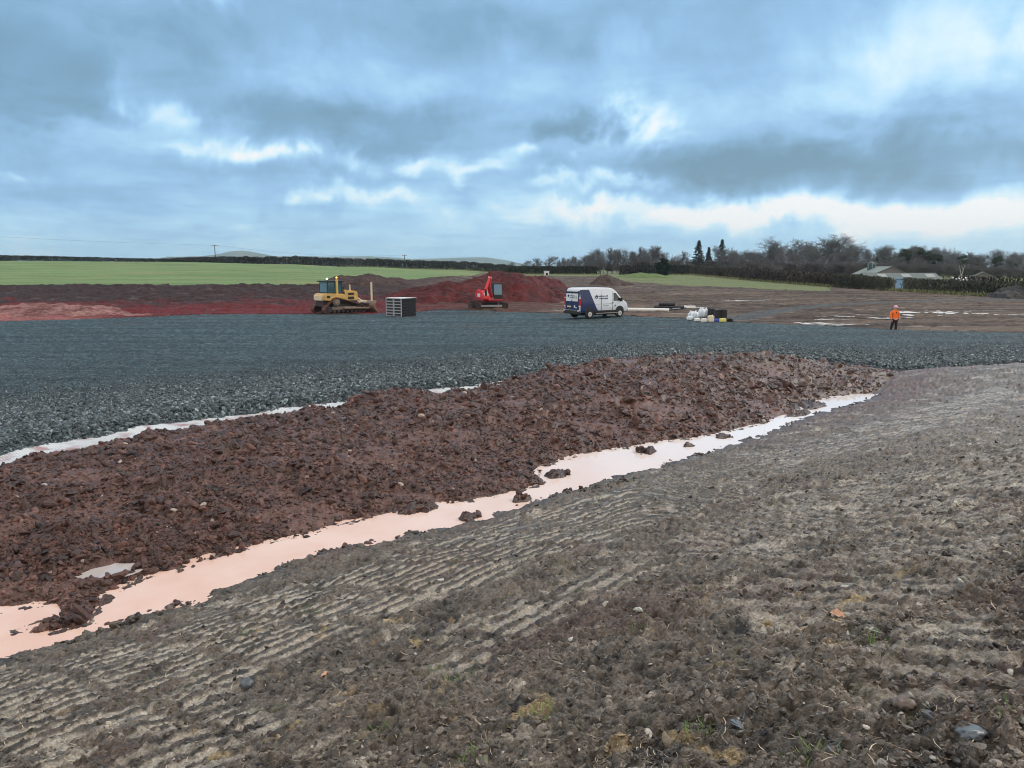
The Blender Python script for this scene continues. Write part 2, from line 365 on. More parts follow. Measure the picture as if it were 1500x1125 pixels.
def regions_far(X, Y):
    px = 750 + FPX * X / np.maximum(Y * CP + .65, 1)
    c = np.full(X.shape, 3)
    c[(px < 610 + 40 * vnoise(X * .08, Y * .15, 120)) & (Y > 45)] = 5
    nz = 6 * vnoise(X * .12, Y * .05, 121) * 0 + 1.2 * vnoise(X * .35, Y * .2, 122)
    c[(Y + nz > np.interp(px, YF_px, YF_Y)) & (px < 712)] = 4
    c[(px >= 712) & (Y > 262 + 10 * vnoise(X * .05, Y * .02, 123))] = 4
    c[inpoly(X + 1.5 * vnoise(X * .1, Y * .1, 124), Y + 2.5 * vnoise(X * .12, Y * .08, 125), GR1)] = 4
    c[(px > 1235) & (Y > np.interp(px, [1235, 1300, 1400, 1500, 1900], [150, 131, 112, 102, 92]) + 2 * vnoise(X * .3, Y * .3, 126))] = 4
    return c
def colours(x, y, reg, f, z, zs):
    n = x.shape[0]; C = np.zeros((n, 4)); k, b, p, g, u, v = (f[q] for q in 'kbpguv')
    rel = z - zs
    # bank soil --------------------------------------------------
    i = np.where(reg == 0)[0]; X, Y = x[i], y[i]
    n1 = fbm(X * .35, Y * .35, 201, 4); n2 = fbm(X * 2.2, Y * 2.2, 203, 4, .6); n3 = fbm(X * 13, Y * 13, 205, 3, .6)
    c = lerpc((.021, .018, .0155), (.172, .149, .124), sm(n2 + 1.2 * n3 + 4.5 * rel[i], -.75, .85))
    red = sm(fbm(X * .5 + 4, Y * .5, 207, 4, .6) + .2 * n3, .05, .5) * .55
    red = np.maximum(red, .9 * sm(u[i], 17, 24) * (1 - sm(k[i], .3, 3.2 + 1.2 * n1)))
    c = lerpc(c, np.array((.092, .050, .042)) * (1 + .7 * n3)[:, None], red)
    tr, rg, _ = tracks(X, Y, u[i], v[i])
    isl = (p[i] > .03) & (z[i] > ZW - .06); c = np.where(isl[:, None], np.array((.075, .040, .034)) * (1 + .6 * n3)[:, None], c)
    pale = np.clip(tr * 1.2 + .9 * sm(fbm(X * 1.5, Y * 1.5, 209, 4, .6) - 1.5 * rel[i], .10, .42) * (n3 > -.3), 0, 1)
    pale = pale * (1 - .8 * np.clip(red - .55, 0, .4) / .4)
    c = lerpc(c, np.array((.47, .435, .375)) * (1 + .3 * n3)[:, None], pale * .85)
    c = c * (1 - .45 * rg)[:, None]
    yel = sm(fbm(X * 3.1, Y * 3.1, 211, 3), .28, .5) * sm(fbm(X * .5, Y * .5, 213, 2) - .16 * np.hypot(X + .1, Y - 2.6) + .75, .1, .6)
    c = lerpc(c, (.40, .31, .16), yel * .8)
    grn = sm(fbm(X * 2.7, Y * 2.7, 215, 3), .33, .55) * .5
    c = lerpc(c, (.075, .10, .035), grn * .55)
    wl = sm(-p[i], 0, .5); c = c * (.72 + .28 * wl)[:, None]                                  # soaked margin of the puddle
    c = c * np.array((1.0, .985, .955))
    C[i, :3] = c; C[i, 3] = np.clip(.55 * pale + .6 * (1 - wl) + .15 + .5 * sm(n2, .1, .5), 0, 1)
    # berm ---------------------------------------------------------
    i = np.where(reg == 1)[0]; X, Y = x[i], y[i]
    n1 = fbm(X * .45, Y * .45, 221, 4); n2 = fbm(X * 3, Y * 3, 223, 4, .65); n3 = fbm(X * 12, Y * 12, 225, 3)
    c = lerpc((.026, .0115, .0085), (.135, .062, .047), sm(n2 + .6 * n3, -.75, .85))
    c = lerpc(c, (.165, .088, .070), .5 * sm(-fbm(X * .55, Y * .55, 57, 3) + .4 * n2, .05, .4))
    c = lerpc(c, (.10, .080, .062), .6 * sm(u[i], 20, 30) * sm(n1, -.5, .3))
    C[i, :3] = c; C[i, 3] = .45 + .4 * sm(n2, .0, .5)
    # gravel -------------------------------------------------------
    i = np.where(reg == 2)[0]; X, Y = x[i], y[i]
    st = fbm(X * .06, Y * .8, 231, 4, .6); n2 = fbm(X * 3, Y * 5, 233, 3, .6); w, idw = worley(X * 6, Y * 6, 83)
    c = lerpc((.022, .042, .052), (.078, .125, .145), sm(idw * .8 + .5 * n2, .1, 1.1))
    c = c * np.clip(1 + .8 * st + .55 * fbm(X * .02 + Y * .01, Y * 2.6, 237, 3), .35, 1.9)[:, None]
    c = lerpc(c, (.070, .052, .048), .5 * sm(fbm(X * .15, Y * .4, 235, 3), .25, .5) * sm(Y, 45, 60))
    C[i, :3] = c; C[i, 3] = .3
    # bare field and cut slope, one soil running into the other -----------
    i = np.where((reg == 3) | (reg == 5))[0]; X, Y = x[i], y[i]
    px = 750 + FPX * X / np.maximum(Y * CP + .65, 1)
    st = fbm(X * .05, Y * .35, 241, 5, .6); n2 = fbm(X * .9, Y * 1.1, 243, 4, .65)
    c = lerpc((.026, .018, .014), (.150, .112, .086), sm(1.2 * st + .8 * n2, -.7, .75))
    c = lerpc(c, (.085, .014, .013), .8 * sm(900 - px, 0, 140) * sm(120 - Y, 0, 40) * sm(st, -.4, .4))
    c = lerpc(c, (.30, .26, .23), .7 * sm(fbm(X * .10 + 3, Y * .9, 245, 4, .6), .22, .5))
    dp = polydist(X, Y, PATH); pw = 1 - sm(dp + .9 * n2, 1.0, 2.0)
    c = lerpc(c, np.array((.075, .088, .096)) * (1 + .5 * n2)[:, None], .8 * pw)
    h = (Y - 62 - 6 * sm(px, 200, 450)) / 40
    n1 = fbm(X * .12, Y * .3, 261, 5, .6); n2 = fbm(X * 1.1, Y * 1.1, 263, 4, .6)
    q = lerpc((.112, .0105, .013), (.032, .017, .017), sm(h + .42 * n1, .26, .58))
    q = q * (1 + .7 * n2)[:, None]
    q = lerpc(q, (.33, .14, .13), .75 * sm(.32 - h + .25 * n1, .05, .3) * sm(210 - px, 0, 120))
    q = lerpc(q, (.20, .15, .135), .6 * sm(fbm(X * .3, Y * 1.0, 265, 4, .6), .25, .55))
    c = lerpc(q, c, sm(px + 60 * n1, 540, 720))
    C[i, :3] = c; C[i, 3] = .2 + .35 * sm(st, .1, .6)
    # grass ----------------------------------------------------------
    i = np.where(reg == 4)[0]; X, Y = x[i], y[i]
    px = 750 + FPX * X / np.maximum(Y * CP + .65, 1)
    n1 = fbm(X * .03, Y * .08, 251, 5, .6); n2 = fbm(X * .7, Y * .7, 253, 3)
    c = lerpc((.120, .200, .092), (.190, .275, .130), sm(n1 + .4 * n2, -.6, .6))
    c = lerpc(c, (.27, .25, .13), .55 * sm(fbm(X * .05, Y * .2, 255, 4), .1, .5) + .35 * (px > 640) * sm(n2, -.3, .5))
    c = c * (1 - .16 * sm(np.cos(2 * np.pi * (Y + .12 * X) / 11.0), .80, .98) - .10 * sm(fbm(X * .02, Y * .25, 257, 3), .1, .4))[:, None]
    c = lerpc(c, np.array((.135, .145, .080)) * (1 + .3 * n2)[:, None], .6 * (px > 760))
    C[i, :3] = c; C[i, 3] = 0
    C[:, :3] = np.clip(C[:, :3], .012, .8)
    return C
# ---------------------------------------------------------------- grid
def rows():
    r, y = [-.8], -.8
    while y < 5600:
        hh = 1.5 if y < 1 else min(4.5, 1.6 + .29 * max(y - 1, 0))
        d = .62 * (y * y + hh * hh) / (769 * hh)
        if y < 1.6: d = max(d, .03)
        if 45 < y < 62: d = min(d, .5)
        if 62 <= y < 125: d = .45
        if y >= 125: d = max(.9, (y - 125) * .035 + .9)
        y += d; r.append(y)
    return np.array(r)
sd = np.arange(-.80, .80001, .00145)
so = .80 + np.cumsum(np.linspace(.002, .03, 45)); SC = np.concatenate([-so[::-1], sd, so])
RY = rows()
GXs, GYs = np.meshgrid(SC, RY); GX = (GXs * (GYs + 1.2)).ravel(); GY = GYs.ravel()
FL = base_fields(GX, GY)
GZs = terrain(GX, GY, False); GZ = terrain(GX, GY, True)
reg = np.full(GX.shape, 3)
reg[:] = regions_far(GX, GY)
reg[(GY < 40) & (FL['g'] <= 0)] = 0
reg[FL['g'] > .02 * vnoise(GX * 3, GY * 3, 8)] = 2
reg[(FL['k'] > 0) | (FL['p'] > 0)] = 0
reg[FL['b'] > 0] = 1
gap = (FL['g'] <= 0) & (FL['b'] <= 0) & (FL['k'] <= 0) & (FL['p'] <= 0) & (GY < 41) & (FL['v'] > 5)
reg[gap] = 1
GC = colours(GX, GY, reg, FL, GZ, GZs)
soil = attrmat('wet_soil', 48, 1.0, .022, .55, .85, .14, .55)
clay = attrmat('red_clod_soil', 30, .8, .02, .50, .55, .28, .5, 9.0)
grav = attrmat('crushed_stone_bed', 14, 1.0, .04, .75, .75, .6, .2)
field = attrmat('bare_field_soil', 5, 1.0, .10, .8, .6, .5, .15)
turf = attrmat('winter_grass', 4, .6, .06, .9, .40, .8, .08)
cut = attrmat('cut_clay', 4, 1.0, .15, .8, .65, .45, .2)
nr, nc = len(RY), len(SC)
q = (np.arange(nr - 1)[:, None] * nc + np.arange(nc - 1)[None, :]).ravel()
FQ = np.stack([q, q + 1, q + nc + 1, q + nc], 1)
fr = reg[FQ].max(1)
VG = np.stack([GX, GY, GZ], 1)
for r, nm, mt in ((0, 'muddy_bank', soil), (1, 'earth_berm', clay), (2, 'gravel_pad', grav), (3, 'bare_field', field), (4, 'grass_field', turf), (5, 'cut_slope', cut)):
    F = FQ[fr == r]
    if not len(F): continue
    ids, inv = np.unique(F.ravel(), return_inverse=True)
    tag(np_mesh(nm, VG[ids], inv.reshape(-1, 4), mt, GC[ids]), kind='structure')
def tz(x, y, detail=True): return float(terrain(np.array([float(x)]), np.array([float(y)]), detail)[0])
# ---------------------------------------------------------------- water
def watermat(name, c1, c2, scale=.5, rough=.03, spec=.5, fade=None):
    m, nt, b = newmat(name); L = nt.links.new
    g = nd(nt, 'ShaderNodeNewGeometry'); n = nd(nt, 'ShaderNodeTexNoise', Scale=scale, Detail=4.0); L(g.outputs['Position'], n.inputs['Vector'])
    r = nd(nt, 'ShaderNodeMapRange'); L(n.outputs['Fac'], r.inputs[0]); r.inputs[1].default_value = .35; r.inputs[2].default_value = .65
    mx = nd(nt, 'ShaderNodeMix', data_type='RGBA'); L(r.outputs[0], mx.inputs[0]); mx.inputs[6].default_value = (*c1, 1); mx.inputs[7].default_value = (*c2, 1)
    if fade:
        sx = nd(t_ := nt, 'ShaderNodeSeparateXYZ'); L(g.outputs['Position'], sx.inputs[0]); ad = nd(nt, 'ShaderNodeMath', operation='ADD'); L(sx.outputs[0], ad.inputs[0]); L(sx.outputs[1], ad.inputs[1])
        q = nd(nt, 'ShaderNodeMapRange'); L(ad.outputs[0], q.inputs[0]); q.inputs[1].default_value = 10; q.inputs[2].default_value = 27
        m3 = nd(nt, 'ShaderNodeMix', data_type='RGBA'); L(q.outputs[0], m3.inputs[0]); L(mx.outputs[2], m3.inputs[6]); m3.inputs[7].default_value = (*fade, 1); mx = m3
    L(mx.outputs[2], b.inputs['Base Color']); b.inputs['Roughness'].default_value = rough; b.inputs['IOR'].default_value = 1.33; b.inputs['Specular IOR Level'].default_value = spec
    n2 = nd(nt, 'ShaderNodeTexNoise', Scale=3.0, Detail=2.0); L(g.outputs['Position'], n2.inputs['Vector'])
    bp = nd(nt, 'ShaderNodeBump', Strength=.03, Distance=.02); L(n2.outputs['Fac'], bp.inputs['Height']); L(bp.outputs[0], b.inputs['Normal'])
    return m
silt = watermat('silty_water', (.69, .47, .38), (.75, .57, .49), .9, .015, fade=(.80, .77, .77))  # far end paler: whitish sky reflection mixed into the water's base colour
def pond(name, P, z, mat):
    bm = bmesh.new(); f = bm.faces.new([bm.verts.new((x, y, z)) for x, y in P]); bmesh.ops.triangulate(bm, faces=[f])
    bmesh.ops.recalc_face_normals(bm, faces=bm.faces[:])
    if bm.faces[:][0].normal.z < 0: bmesh.ops.reverse_faces(bm, faces=bm.faces[:])
    me = bpy.data.meshes.new(name); bm.to_mesh(me); bm.free(); me.materials.append(mat)
    o = bpy.data.objects.new(name, me); COL.objects.link(o); return tag(o, kind='structure')
def shift(P, d): return P
c0, c1 = [], []
for (x, y) in U: c0.append((x - .45, y + .45))
for (x, y) in Lw: c1.append((x + .30, y - .30))
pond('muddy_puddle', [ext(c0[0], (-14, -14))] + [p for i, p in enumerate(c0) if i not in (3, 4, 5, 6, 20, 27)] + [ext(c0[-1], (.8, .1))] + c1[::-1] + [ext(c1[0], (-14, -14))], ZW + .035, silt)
clear = watermat('rain_water', (.42, .40, .40), (.5, .46, .44), 1.5)
def blob(name, px, py, rx, ry, zoff, seed, n=28, mat=clear, zz=None, pct=55):
    c = at(px, py, 0 if zz is None else zz); rnd = np.random.default_rng(seed); a = np.linspace(0, 2 * np.pi, n, endpoint=False)
    rr = 1 + .32 * np.sin(2 * a + rnd.uniform(0, 6)) + .2 * np.sin(3 * a + rnd.uniform(0, 6)) + .14 * np.sin(5 * a + rnd.uniform(0, 6)) + .1 * rnd.standard_normal(n)
    P = [(c.x + rx * r_ * math.cos(t), c.y + ry * r_ * math.sin(t)) for t, r_ in zip(a, rr)]
    zc = np.percentile(terrain(np.array([p[0] for p in P]), np.array([p[1] for p in P])), pct) if zz is None or zoff else zz
    return pond(name, P, float(zc) + zoff, mat)
for j, (a, b_, rx, ry) in enumerate([(1200, 474, 1.3, .9), (1243, 475, 1.4, .7), (1233, 464, .8, .9), (1222, 468.5, .9, .6), (1290, 462, 1.1, 1.0), (1284, 467, 1.2, .5), (1318, 467, .6, .4), (1370, 459, 2.6, 1.3), (1345, 463, 1.2, .5), (1420, 456, 2.2, .7), (1470, 462, 2.4, .5), (1095, 441, 2.4, 1.6), (1180, 437, 1.6, .6)]):
    blob('puddle', a, b_, rx * 1.35, ry * 1.7, .0, 300 + j, 28, clear, None, 47)
# ================================================================ camera, sky, sun, air
cam = bpy.data.cameras.new('camera'); co = bpy.data.objects.new('camera', cam); COL.objects.link(co)
cam.sensor_width = 36; cam.lens = 36 * FPX / 1500; cam.clip_end = 30000; cam.clip_start = .05
co.location = (0, 0, CAMZ); co.rotation_euler = (math.pi / 2 - PITCH, 0, 0); S.camera = co
S.view_settings.view_transform = 'Standard'; S.view_settings.look = 'None'; S.view_settings.gamma = 1.0; S.view_settings.exposure = 0.0
W = bpy.data.worlds.new('World'); S.world = W; W.use_nodes = True; nt = W.node_tree; nt.nodes.clear(); L = nt.links.new
def M(op, a, b=None, c=None):
    n = nt.nodes.new('ShaderNodeMath'); n.operation = op
    for i, v in enumerate((a, b, c)):
        if v is None: continue
        if isinstance(v, (int, float)): n.inputs[i].default_value = v
        else: L(v, n.inputs[i])
    return n.outputs[0]
def sstep(x, a, b):
    n = nt.nodes.new('ShaderNodeMapRange'); n.interpolation_type = 'SMOOTHSTEP'; L(x, n.inputs[0]); n.inputs[1].default_value = a; n.inputs[2].default_value = b; return n.outputs[0]
def cmix(f, a, b):
    n = nt.nodes.new('ShaderNodeMix'); n.data_type = 'RGBA'
    if isinstance(f, (int, float)): n.inputs[0].default_value = f
    else: L(f, n.inputs[0])
    for i, v in ((6, a), (7, b)):
        if isinstance(v, tuple): n.inputs[i].default_value = (*v, 1)
        else: L(v, n.inputs[i])
    return n.outputs[2]
tc = nt.nodes.new('ShaderNodeTexCoord'); D = tc.outputs['Generated']
sp = nt.nodes.new('ShaderNodeSeparateXYZ'); L(D, sp.inputs[0]); dx, dy, dz = sp.outputs
az = M('ARCTAN2', dx, dy); el = M('ARCSINE', dz)
zc = M('ADD', M('MAXIMUM', dz, 0.0), .10)
cb = nt.nodes.new('ShaderNodeCombineXYZ'); L(M('DIVIDE', dx, zc), cb.inputs[0]); L(M('DIVIDE', dy, zc), cb.inputs[1]); PL = cb.outputs[0]
def noise(vec, scale, det=6, rough=.55, dist=0, off=0):
    n = nt.nodes.new('ShaderNodeTexNoise'); n.noise_dimensions = '4D'; n.inputs['W'].default_value = off; L(vec, n.inputs['Vector'])
    n.inputs['Scale'].default_value = scale; n.inputs['Detail'].default_value = det; n.inputs['Roughness'].default_value = rough; n.inputs['Distortion'].default_value = dist
    return n
nw = noise(PL, .55, 5, .6, .3, 3.0); nf = noise(PL, 1.9, 5, .58, .6, 9.0)
nD = noise(D, 9.0, 4.5, .58, .4, 5.0)                                    # billows at cloud-edge scale
s1 = nt.nodes.new('ShaderNodeSeparateColor'); L(nD.outputs['Color'], s1.inputs[0])
azw = M('ADD', az, M('MULTIPLY', M('SUBTRACT', s1.outputs[0], .5), .40))
elw = M('ADD', el, M('MULTIPLY', M('SUBTRACT', s1.outputs[1], .5), .12))
def dirof(px, py):
    cx, cy = (px - 750) / FPX, (562.5 - py) / FPX
    v = Vector((cx, CP + cy * SP, -SP + cy * CP)).normalized(); return math.atan2(v.x, v.y), math.asin(v.z)
BL = [(1150, 306, 370, 20, .64), (1430, 318, 200, 27, .50), (905, 300, 110, 13, .26), (872, 268, 62, 11, .34),
      (928, 178, 66, 26, .50), (880, 205, 50, 16, .24), (756, 227, 46, 11, .32), (272, 177, 54, 15, .34), (408, 224, 34, 12, .46), (318, 219, 60, 8, .22),
      (632, 239, 70, 13, .34), (588, 290, 60, 12, .28), (492, 298, 45, 9, .24), (620, 262, 160, 40, .12), (210, 128, 46, 30, .13), (30, 252, 40, 6, .16),
      (1400, 55, 190, 75, .36), (1250, 130, 240, 45, .16), (560, 130, 60, 30, .12), (335, 8, 36, 22, .26), (478, 95, 60, 40, .10), (770, 120, 90, 40, .13), (250, 205, 190, 26, .12), (1480, 190, 60, 40, .10),
      (1210, 232, 330, 38, -.40), (1000, 245, 130, 28, -.22), (815, 186, 75, 20, -.34), (510, 178, 130, 36, -.24), (110, 95, 180, 85, -.22), (650, 60, 80, 40, -.06), (820, 25, 220, 36, -.12), (480, 258, 240, 15, -.16), (110, 165, 120, 22, -.14), (560, 215, 90, 15, -.14),
      (120, 285, 190, 16, -.07), (300, 330, 300, 14, -.08), (960, 60, 40, 30, -.08)]
tot = None
for px, py, wx, wy, a in BL:
    a0, e0 = dirof(px, py); a1, _ = dirof(px + wx, py); _, e1 = dirof(px, py - wy)
    q1 = M('MULTIPLY', M('SUBTRACT', azw, a0), 1 / max(abs(a1 - a0), .01)); q2 = M('MULTIPLY', M('SUBTRACT', elw, e0), 1 / max(abs(e1 - e0), .004))
    q = M('MULTIPLY_ADD', q1, q1, M('MULTIPLY', q2, q2))
    g = M('MULTIPLY', M('EXPONENT', M('MULTIPLY', q, -1.0)), a)
    tot = g if tot is None else M('ADD', tot, g)
front = sstep(dy, -.1, .45)
val = M('MULTIPLY_ADD', tot, front, .435)
val = M('ADD', val, M('MULTIPLY', M('SUBTRACT', nw.outputs['Fac'], .5), .38))
val = M('ADD', val, M('MULTIPLY', M('SUBTRACT', nf.outputs['Fac'], .5), .34))
val = M('ADD', val, M('MULTIPLY', M('SUBTRACT', s1.outputs[2], .5), .42))
val = M('ADD', val, M('MULTIPLY', M('SUBTRACT', 1.0, sstep(el, .01, .10)), .20))
rp = nt.nodes.new('ShaderNodeValToRGB'); L(val, rp.inputs[0]); cr = rp.color_ramp
for pos, c in ((.06, (.165, .30, .42)), (.28, (.225, .415, .61)), (.46, (.325, .565, .85)), (.62, (.47, .76, .99)), (.80, (.74, .93, 1.04)), (1.0, (1.08, 1.07, 1.04))):
    e = cr.elements.new(pos); e.color = (*c, 1)
cr.elements.remove(cr.elements[0]); cr.elements.remove(cr.elements[-1])
cloud = rp.outputs[0]
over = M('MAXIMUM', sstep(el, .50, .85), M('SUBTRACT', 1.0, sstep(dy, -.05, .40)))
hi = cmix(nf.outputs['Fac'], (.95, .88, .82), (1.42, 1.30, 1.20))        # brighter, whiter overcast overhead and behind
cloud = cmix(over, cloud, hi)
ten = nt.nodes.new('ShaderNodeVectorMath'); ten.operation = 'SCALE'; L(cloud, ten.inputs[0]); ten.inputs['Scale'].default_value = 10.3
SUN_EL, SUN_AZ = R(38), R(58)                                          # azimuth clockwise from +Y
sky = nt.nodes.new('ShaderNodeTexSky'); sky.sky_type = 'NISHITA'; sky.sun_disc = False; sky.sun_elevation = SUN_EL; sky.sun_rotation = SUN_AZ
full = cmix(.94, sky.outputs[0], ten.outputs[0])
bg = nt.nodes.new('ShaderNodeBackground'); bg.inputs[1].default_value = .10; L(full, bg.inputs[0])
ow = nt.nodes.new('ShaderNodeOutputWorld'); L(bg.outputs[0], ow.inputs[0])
sl = bpy.data.lights.new('sun', 'SUN'); sl.energy = 1.5; sl.angle = R(14); sl.color = (1.0, .93, .84)
so_ = bpy.data.objects.new('sun', sl); COL.objects.link(so_)
sv = Vector((math.sin(SUN_AZ) * math.cos(SUN_EL), math.cos(SUN_AZ) * math.cos(SUN_EL), math.sin(SUN_EL)))
so_.rotation_euler = sv.to_track_quat('Z', 'Y').to_euler()
# hills
def hills():
    xs = np.linspace(-5600, 2000, 260); ys = np.linspace(6300, 7700, 26); X, Y = np.meshgrid(xs, ys)
    px = 750 + FPX * X / 7000
    sky_y = np.interp(px, [-150, 60, 150, 225, 262, 300, 330, 345, 358, 375, 400, 430, 450, 490, 540, 580, 600, 640, 690, 715, 745, 775, 900], [387, 387, 384, 379, 375.5, 375, 371, 367.5, 366.5, 369, 373.5, 376, 374.5, 375.5, 374.5, 376.5, 378.5, 378, 376, 376.5, 381, 388, 392])
    top = np.maximum(0, (390 - sky_y) / FPX * 7000) + 4.3 + 3 * fbm(X * .004, X * 0, 401, 4)
    prof = np.exp(-((Y - 7000 - 120 * vnoise(X * .0015, X * 0, 402)) / 380) ** 2)
    Z = top * prof + 4 * fbm(X * .004, Y * .004, 403, 4) - 6
    C = lerpc((.05, .075, .04), (.11, .13, .07), sm(fbm(X * .004, Y * .006, 404, 4), -.4, .4)); C = C.reshape(-1, 3)
    n = 260; q = (np.arange(25)[:, None] * n + np.arange(n - 1)[None, :]).ravel()
    F = np.stack([q, q + 1, q + n + 1, q + n], 1)
    tag(np_mesh('hills', np.stack([X.ravel(), Y.ravel(), Z.ravel()], 1), F, attrmat('moorland', .02, .1, 1, .9, .3), np.c_[C, np.zeros(len(C))]), kind='structure')
hills()
def haze():
    m = bpy.data.materials.new('damp_air'); m.use_nodes = True; t = m.node_tree; t.nodes.clear()
    v = t.nodes.new('ShaderNodeVolumePrincipled'); v.inputs['Color'].default_value = (.62, .86, 1.0, 1); v.inputs['Density'].default_value = HAZE; v.inputs['Anisotropy'].default_value = .2
    o = t.nodes.new('ShaderNodeOutputMaterial'); t.links.new(v.outputs[0], o.inputs['Volume'])
    b = MB().box((0, 3900, 88), (24000, 8600, 188), 0); ob = b.build('haze', m); tag(ob, kind='stuff')
HAZE = .0001
haze()
S.cycles.volume_bounces = 0; S.cycles.max_bounces = 5; S.cycles.diffuse_bounces = 2; S.cycles.glossy_bounces = 2; S.cycles.transmission_bounces = 2; S.cycles.transparent_max_bounces = 4
S.cycles.use_denoising = True; S.cycles.denoiser = 'OPENIMAGEDENOISE'; S.cycles.denoising_input_passes = 'RGB_ALBEDO_NORMAL'; S.cycles.denoising_prefilter = 'ACCURATE'; S.cycles.use_adaptive_sampling = False; S.cycles.filter_width = 1.0
# ================================================================ loose stones, clods, sheet, straw, named stones
RG = np.random.default_rng(11)
def hulls(n, npts, seed, flat=.75):
    """n angular stone shapes: list of (verts, tris)"""
    out = []; r = np.random.default_rng(seed)
    for _ in range(n):
        p = r.standard_normal((npts, 3)); p /= np.linalg.norm(p, axis=1)[:, None]; p *= r.uniform(.75, 1.1, (npts, 1)); p *= np.array([1.15, .85, flat])
        bm = bmesh.new()
        for q in p: bm.verts.new(q)
        h = bmesh.ops.convex_hull(bm, input=bm.verts[:])
        bmesh.ops.delete(bm, geom=[v for v in bm.verts if not v.link_faces], context='VERTS')
        bmesh.ops.triangulate(bm, faces=bm.faces[:]); bm.verts.index_update()
        out.append((np.array([v.co[:] for v in bm.verts]), np.array([[v.index for v in f.verts] for f in bm.faces]))); bm.free()
    return out
def lumps(n, sub, seed, amp=.35, flat=.7):
    out = []; r = np.random.default_rng(seed)
    bm = bmesh.new(); bmesh.ops.create_icosphere(bm, subdivisions=sub, radius=1); bm.verts.index_update()
    V = np.array([v.co[:] for v in bm.verts]); F = np.array([[v.index for v in f.verts] for f in bm.faces]); bm.free()
    for _ in range(n):
        d = np.zeros(len(V))
        for k in range(7):
            a = r.standard_normal(3); a /= np.linalg.norm(a); d += amp * r.uniform(-.6, .9) * np.clip(V @ a, -.2, 1) ** 2
        d += .16 * r.standard_normal(len(V))
        out.append((V * (1 + d)[:, None] * np.array([1.1, .9, flat]), F))
    return out
def scatter(name, protos, P, size, cols, mat, tilt=.6, smooth=False, kind='stuff'):
    n = len(P); which = RG.integers(0, len(protos), n)
    VV, FF, CC, off = [], [], [], 0
    a = RG.uniform(0, 2 * np.pi, n); ax = RG.normal(0, tilt, n); ay = RG.normal(0, tilt, n)
    for w, (V, F) in enumerate(protos):
        i = np.where(which == w)[0]
        if not len(i): continue
        ca, sa = np.cos(a[i]), np.sin(a[i]); cx, sx = np.cos(ax[i]), np.sin(ax[i]); cy, sy = np.cos(ay[i]), np.sin(ay[i])
        x, y, z = [np.broadcast_to(V[:, k], (len(i), len(V))) for k in range(3)]
        y, z = y * cx[:, None] - z * sx[:, None], y * sx[:, None] + z * cx[:, None]
        x, z = x * cy[:, None] + z * sy[:, None], -x * sy[:, None] + z * cy[:, None]
        x, y = x * ca[:, None] - y * sa[:, None], x * sa[:, None] + y * ca[:, None]
        v = np.stack([x, y, z], 2) * size[i][:, None, None] + P[i][:, None, :]
        VV.append(v.reshape(-1, 3)); FF.append((F[None] + (np.arange(len(i)) * len(V))[:, None, None]).reshape(-1, 3) + off); off += len(i) * len(V)
        CC.append(np.repeat(cols[i], len(V), 0))
    return tag(np_mesh(name, np.concatenate(VV), np.concatenate(FF), mat, np.concatenate(CC), smooth), kind=kind)
def ragged(n, seed, flat=.6):
    out = []; r = np.random.default_rng(seed); bm = bmesh.new(); bmesh.ops.create_icosphere(bm, subdivisions=2, radius=1); bm.verts.index_update()
    V = np.array([v.co[:] for v in bm.verts]); F = np.array([[v.index for v in f.verts] for f in bm.faces]); bm.free()
    for _ in range(n):
        d = np.zeros(len(V))
        for k in range(5):
            a = r.standard_normal(3); a /= np.linalg.norm(a); d += r.uniform(-.35, .6) * np.clip(V @ a, 0, 1) ** 3
        d += r.normal(0, .11, len(V)); out.append((V * np.clip(1 + d, .45, 1.8)[:, None] * np.array([1.12, .9, flat]), F))
    return out
def soilcol(x, y, r, var):
    f = base_fields(x, y); z = terrain(x, y); zs = terrain(x, y, False); C = colours(x, y, np.full(len(x), r), f, z, zs)
    C[:, :3] *= (1 + var * RG.standard_normal(len(x)))[:, None]; C[:, :3] = np.clip(C[:, :3], .012, .6); return C, z
def cand(n, y0, y1, smax=.82, pw=2.0):
    """random ground points, thinning out with distance"""
    t = RG.uniform(0, 1, n); e = 1 - pw
    y = y0 * (y1 / y0) ** t if abs(e) < 1e-6 else (y0 ** e + t * (y1 ** e - y0 ** e)) ** (1 / e)
    x = RG.uniform(-smax, smax, n) * (y + 1.2); return x, y
stone_m = attrmat('stone_faces', 35, .5, .01, .5, .35, .3, .5)
clod_m = attrmat('clod_faces', 28, 1.0, .02, .52, .6, .25, .5)
crumb_m = attrmat('soil_crumb_faces', 90, .6, .006, .5, .5, .2, .55)
# crushed stone --------------------------------------------------------
x, y = cand(900000, 15, 58, .80, .9)
m = inpoly(x, y, GRAV); x, y = x[m], y[m]
g = polydist(x, y, GM + ENDc + [R2, (40, 39.5)])
keep = RG.uniform(0, 1, len(x)) < np.clip(1.0 * np.exp(-g / 12.0), .10, 1) * np.clip(24 / y, .25, 1); x, y, g = x[keep], y[keep], g[keep]
if len(x) > 210000: j = RG.choice(len(x), 210000, False); x, y, g = x[j], y[j], g[j]
sz = .041 * np.exp(np.clip(RG.normal(0, .36, len(x)), -1, .75)) * np.clip(1.25 - g / 11, .42, 1.25)
z = terrain(x, y) + sz * .30
v = np.clip(RG.normal(.5, .25, len(x)), 0, 1)
c = lerpc((.022, .037, .045), (.27, .35, .38), v ** 2.9); c *= (1 + .12 * RG.standard_normal(len(x)))[:, None]
scatter('crushed_stones', hulls(14, 11, 5, .68), np.stack([x, y, z], 1), sz, np.c_[np.clip(c, .02, .5), np.full(len(x), .4)], stone_m, .7)
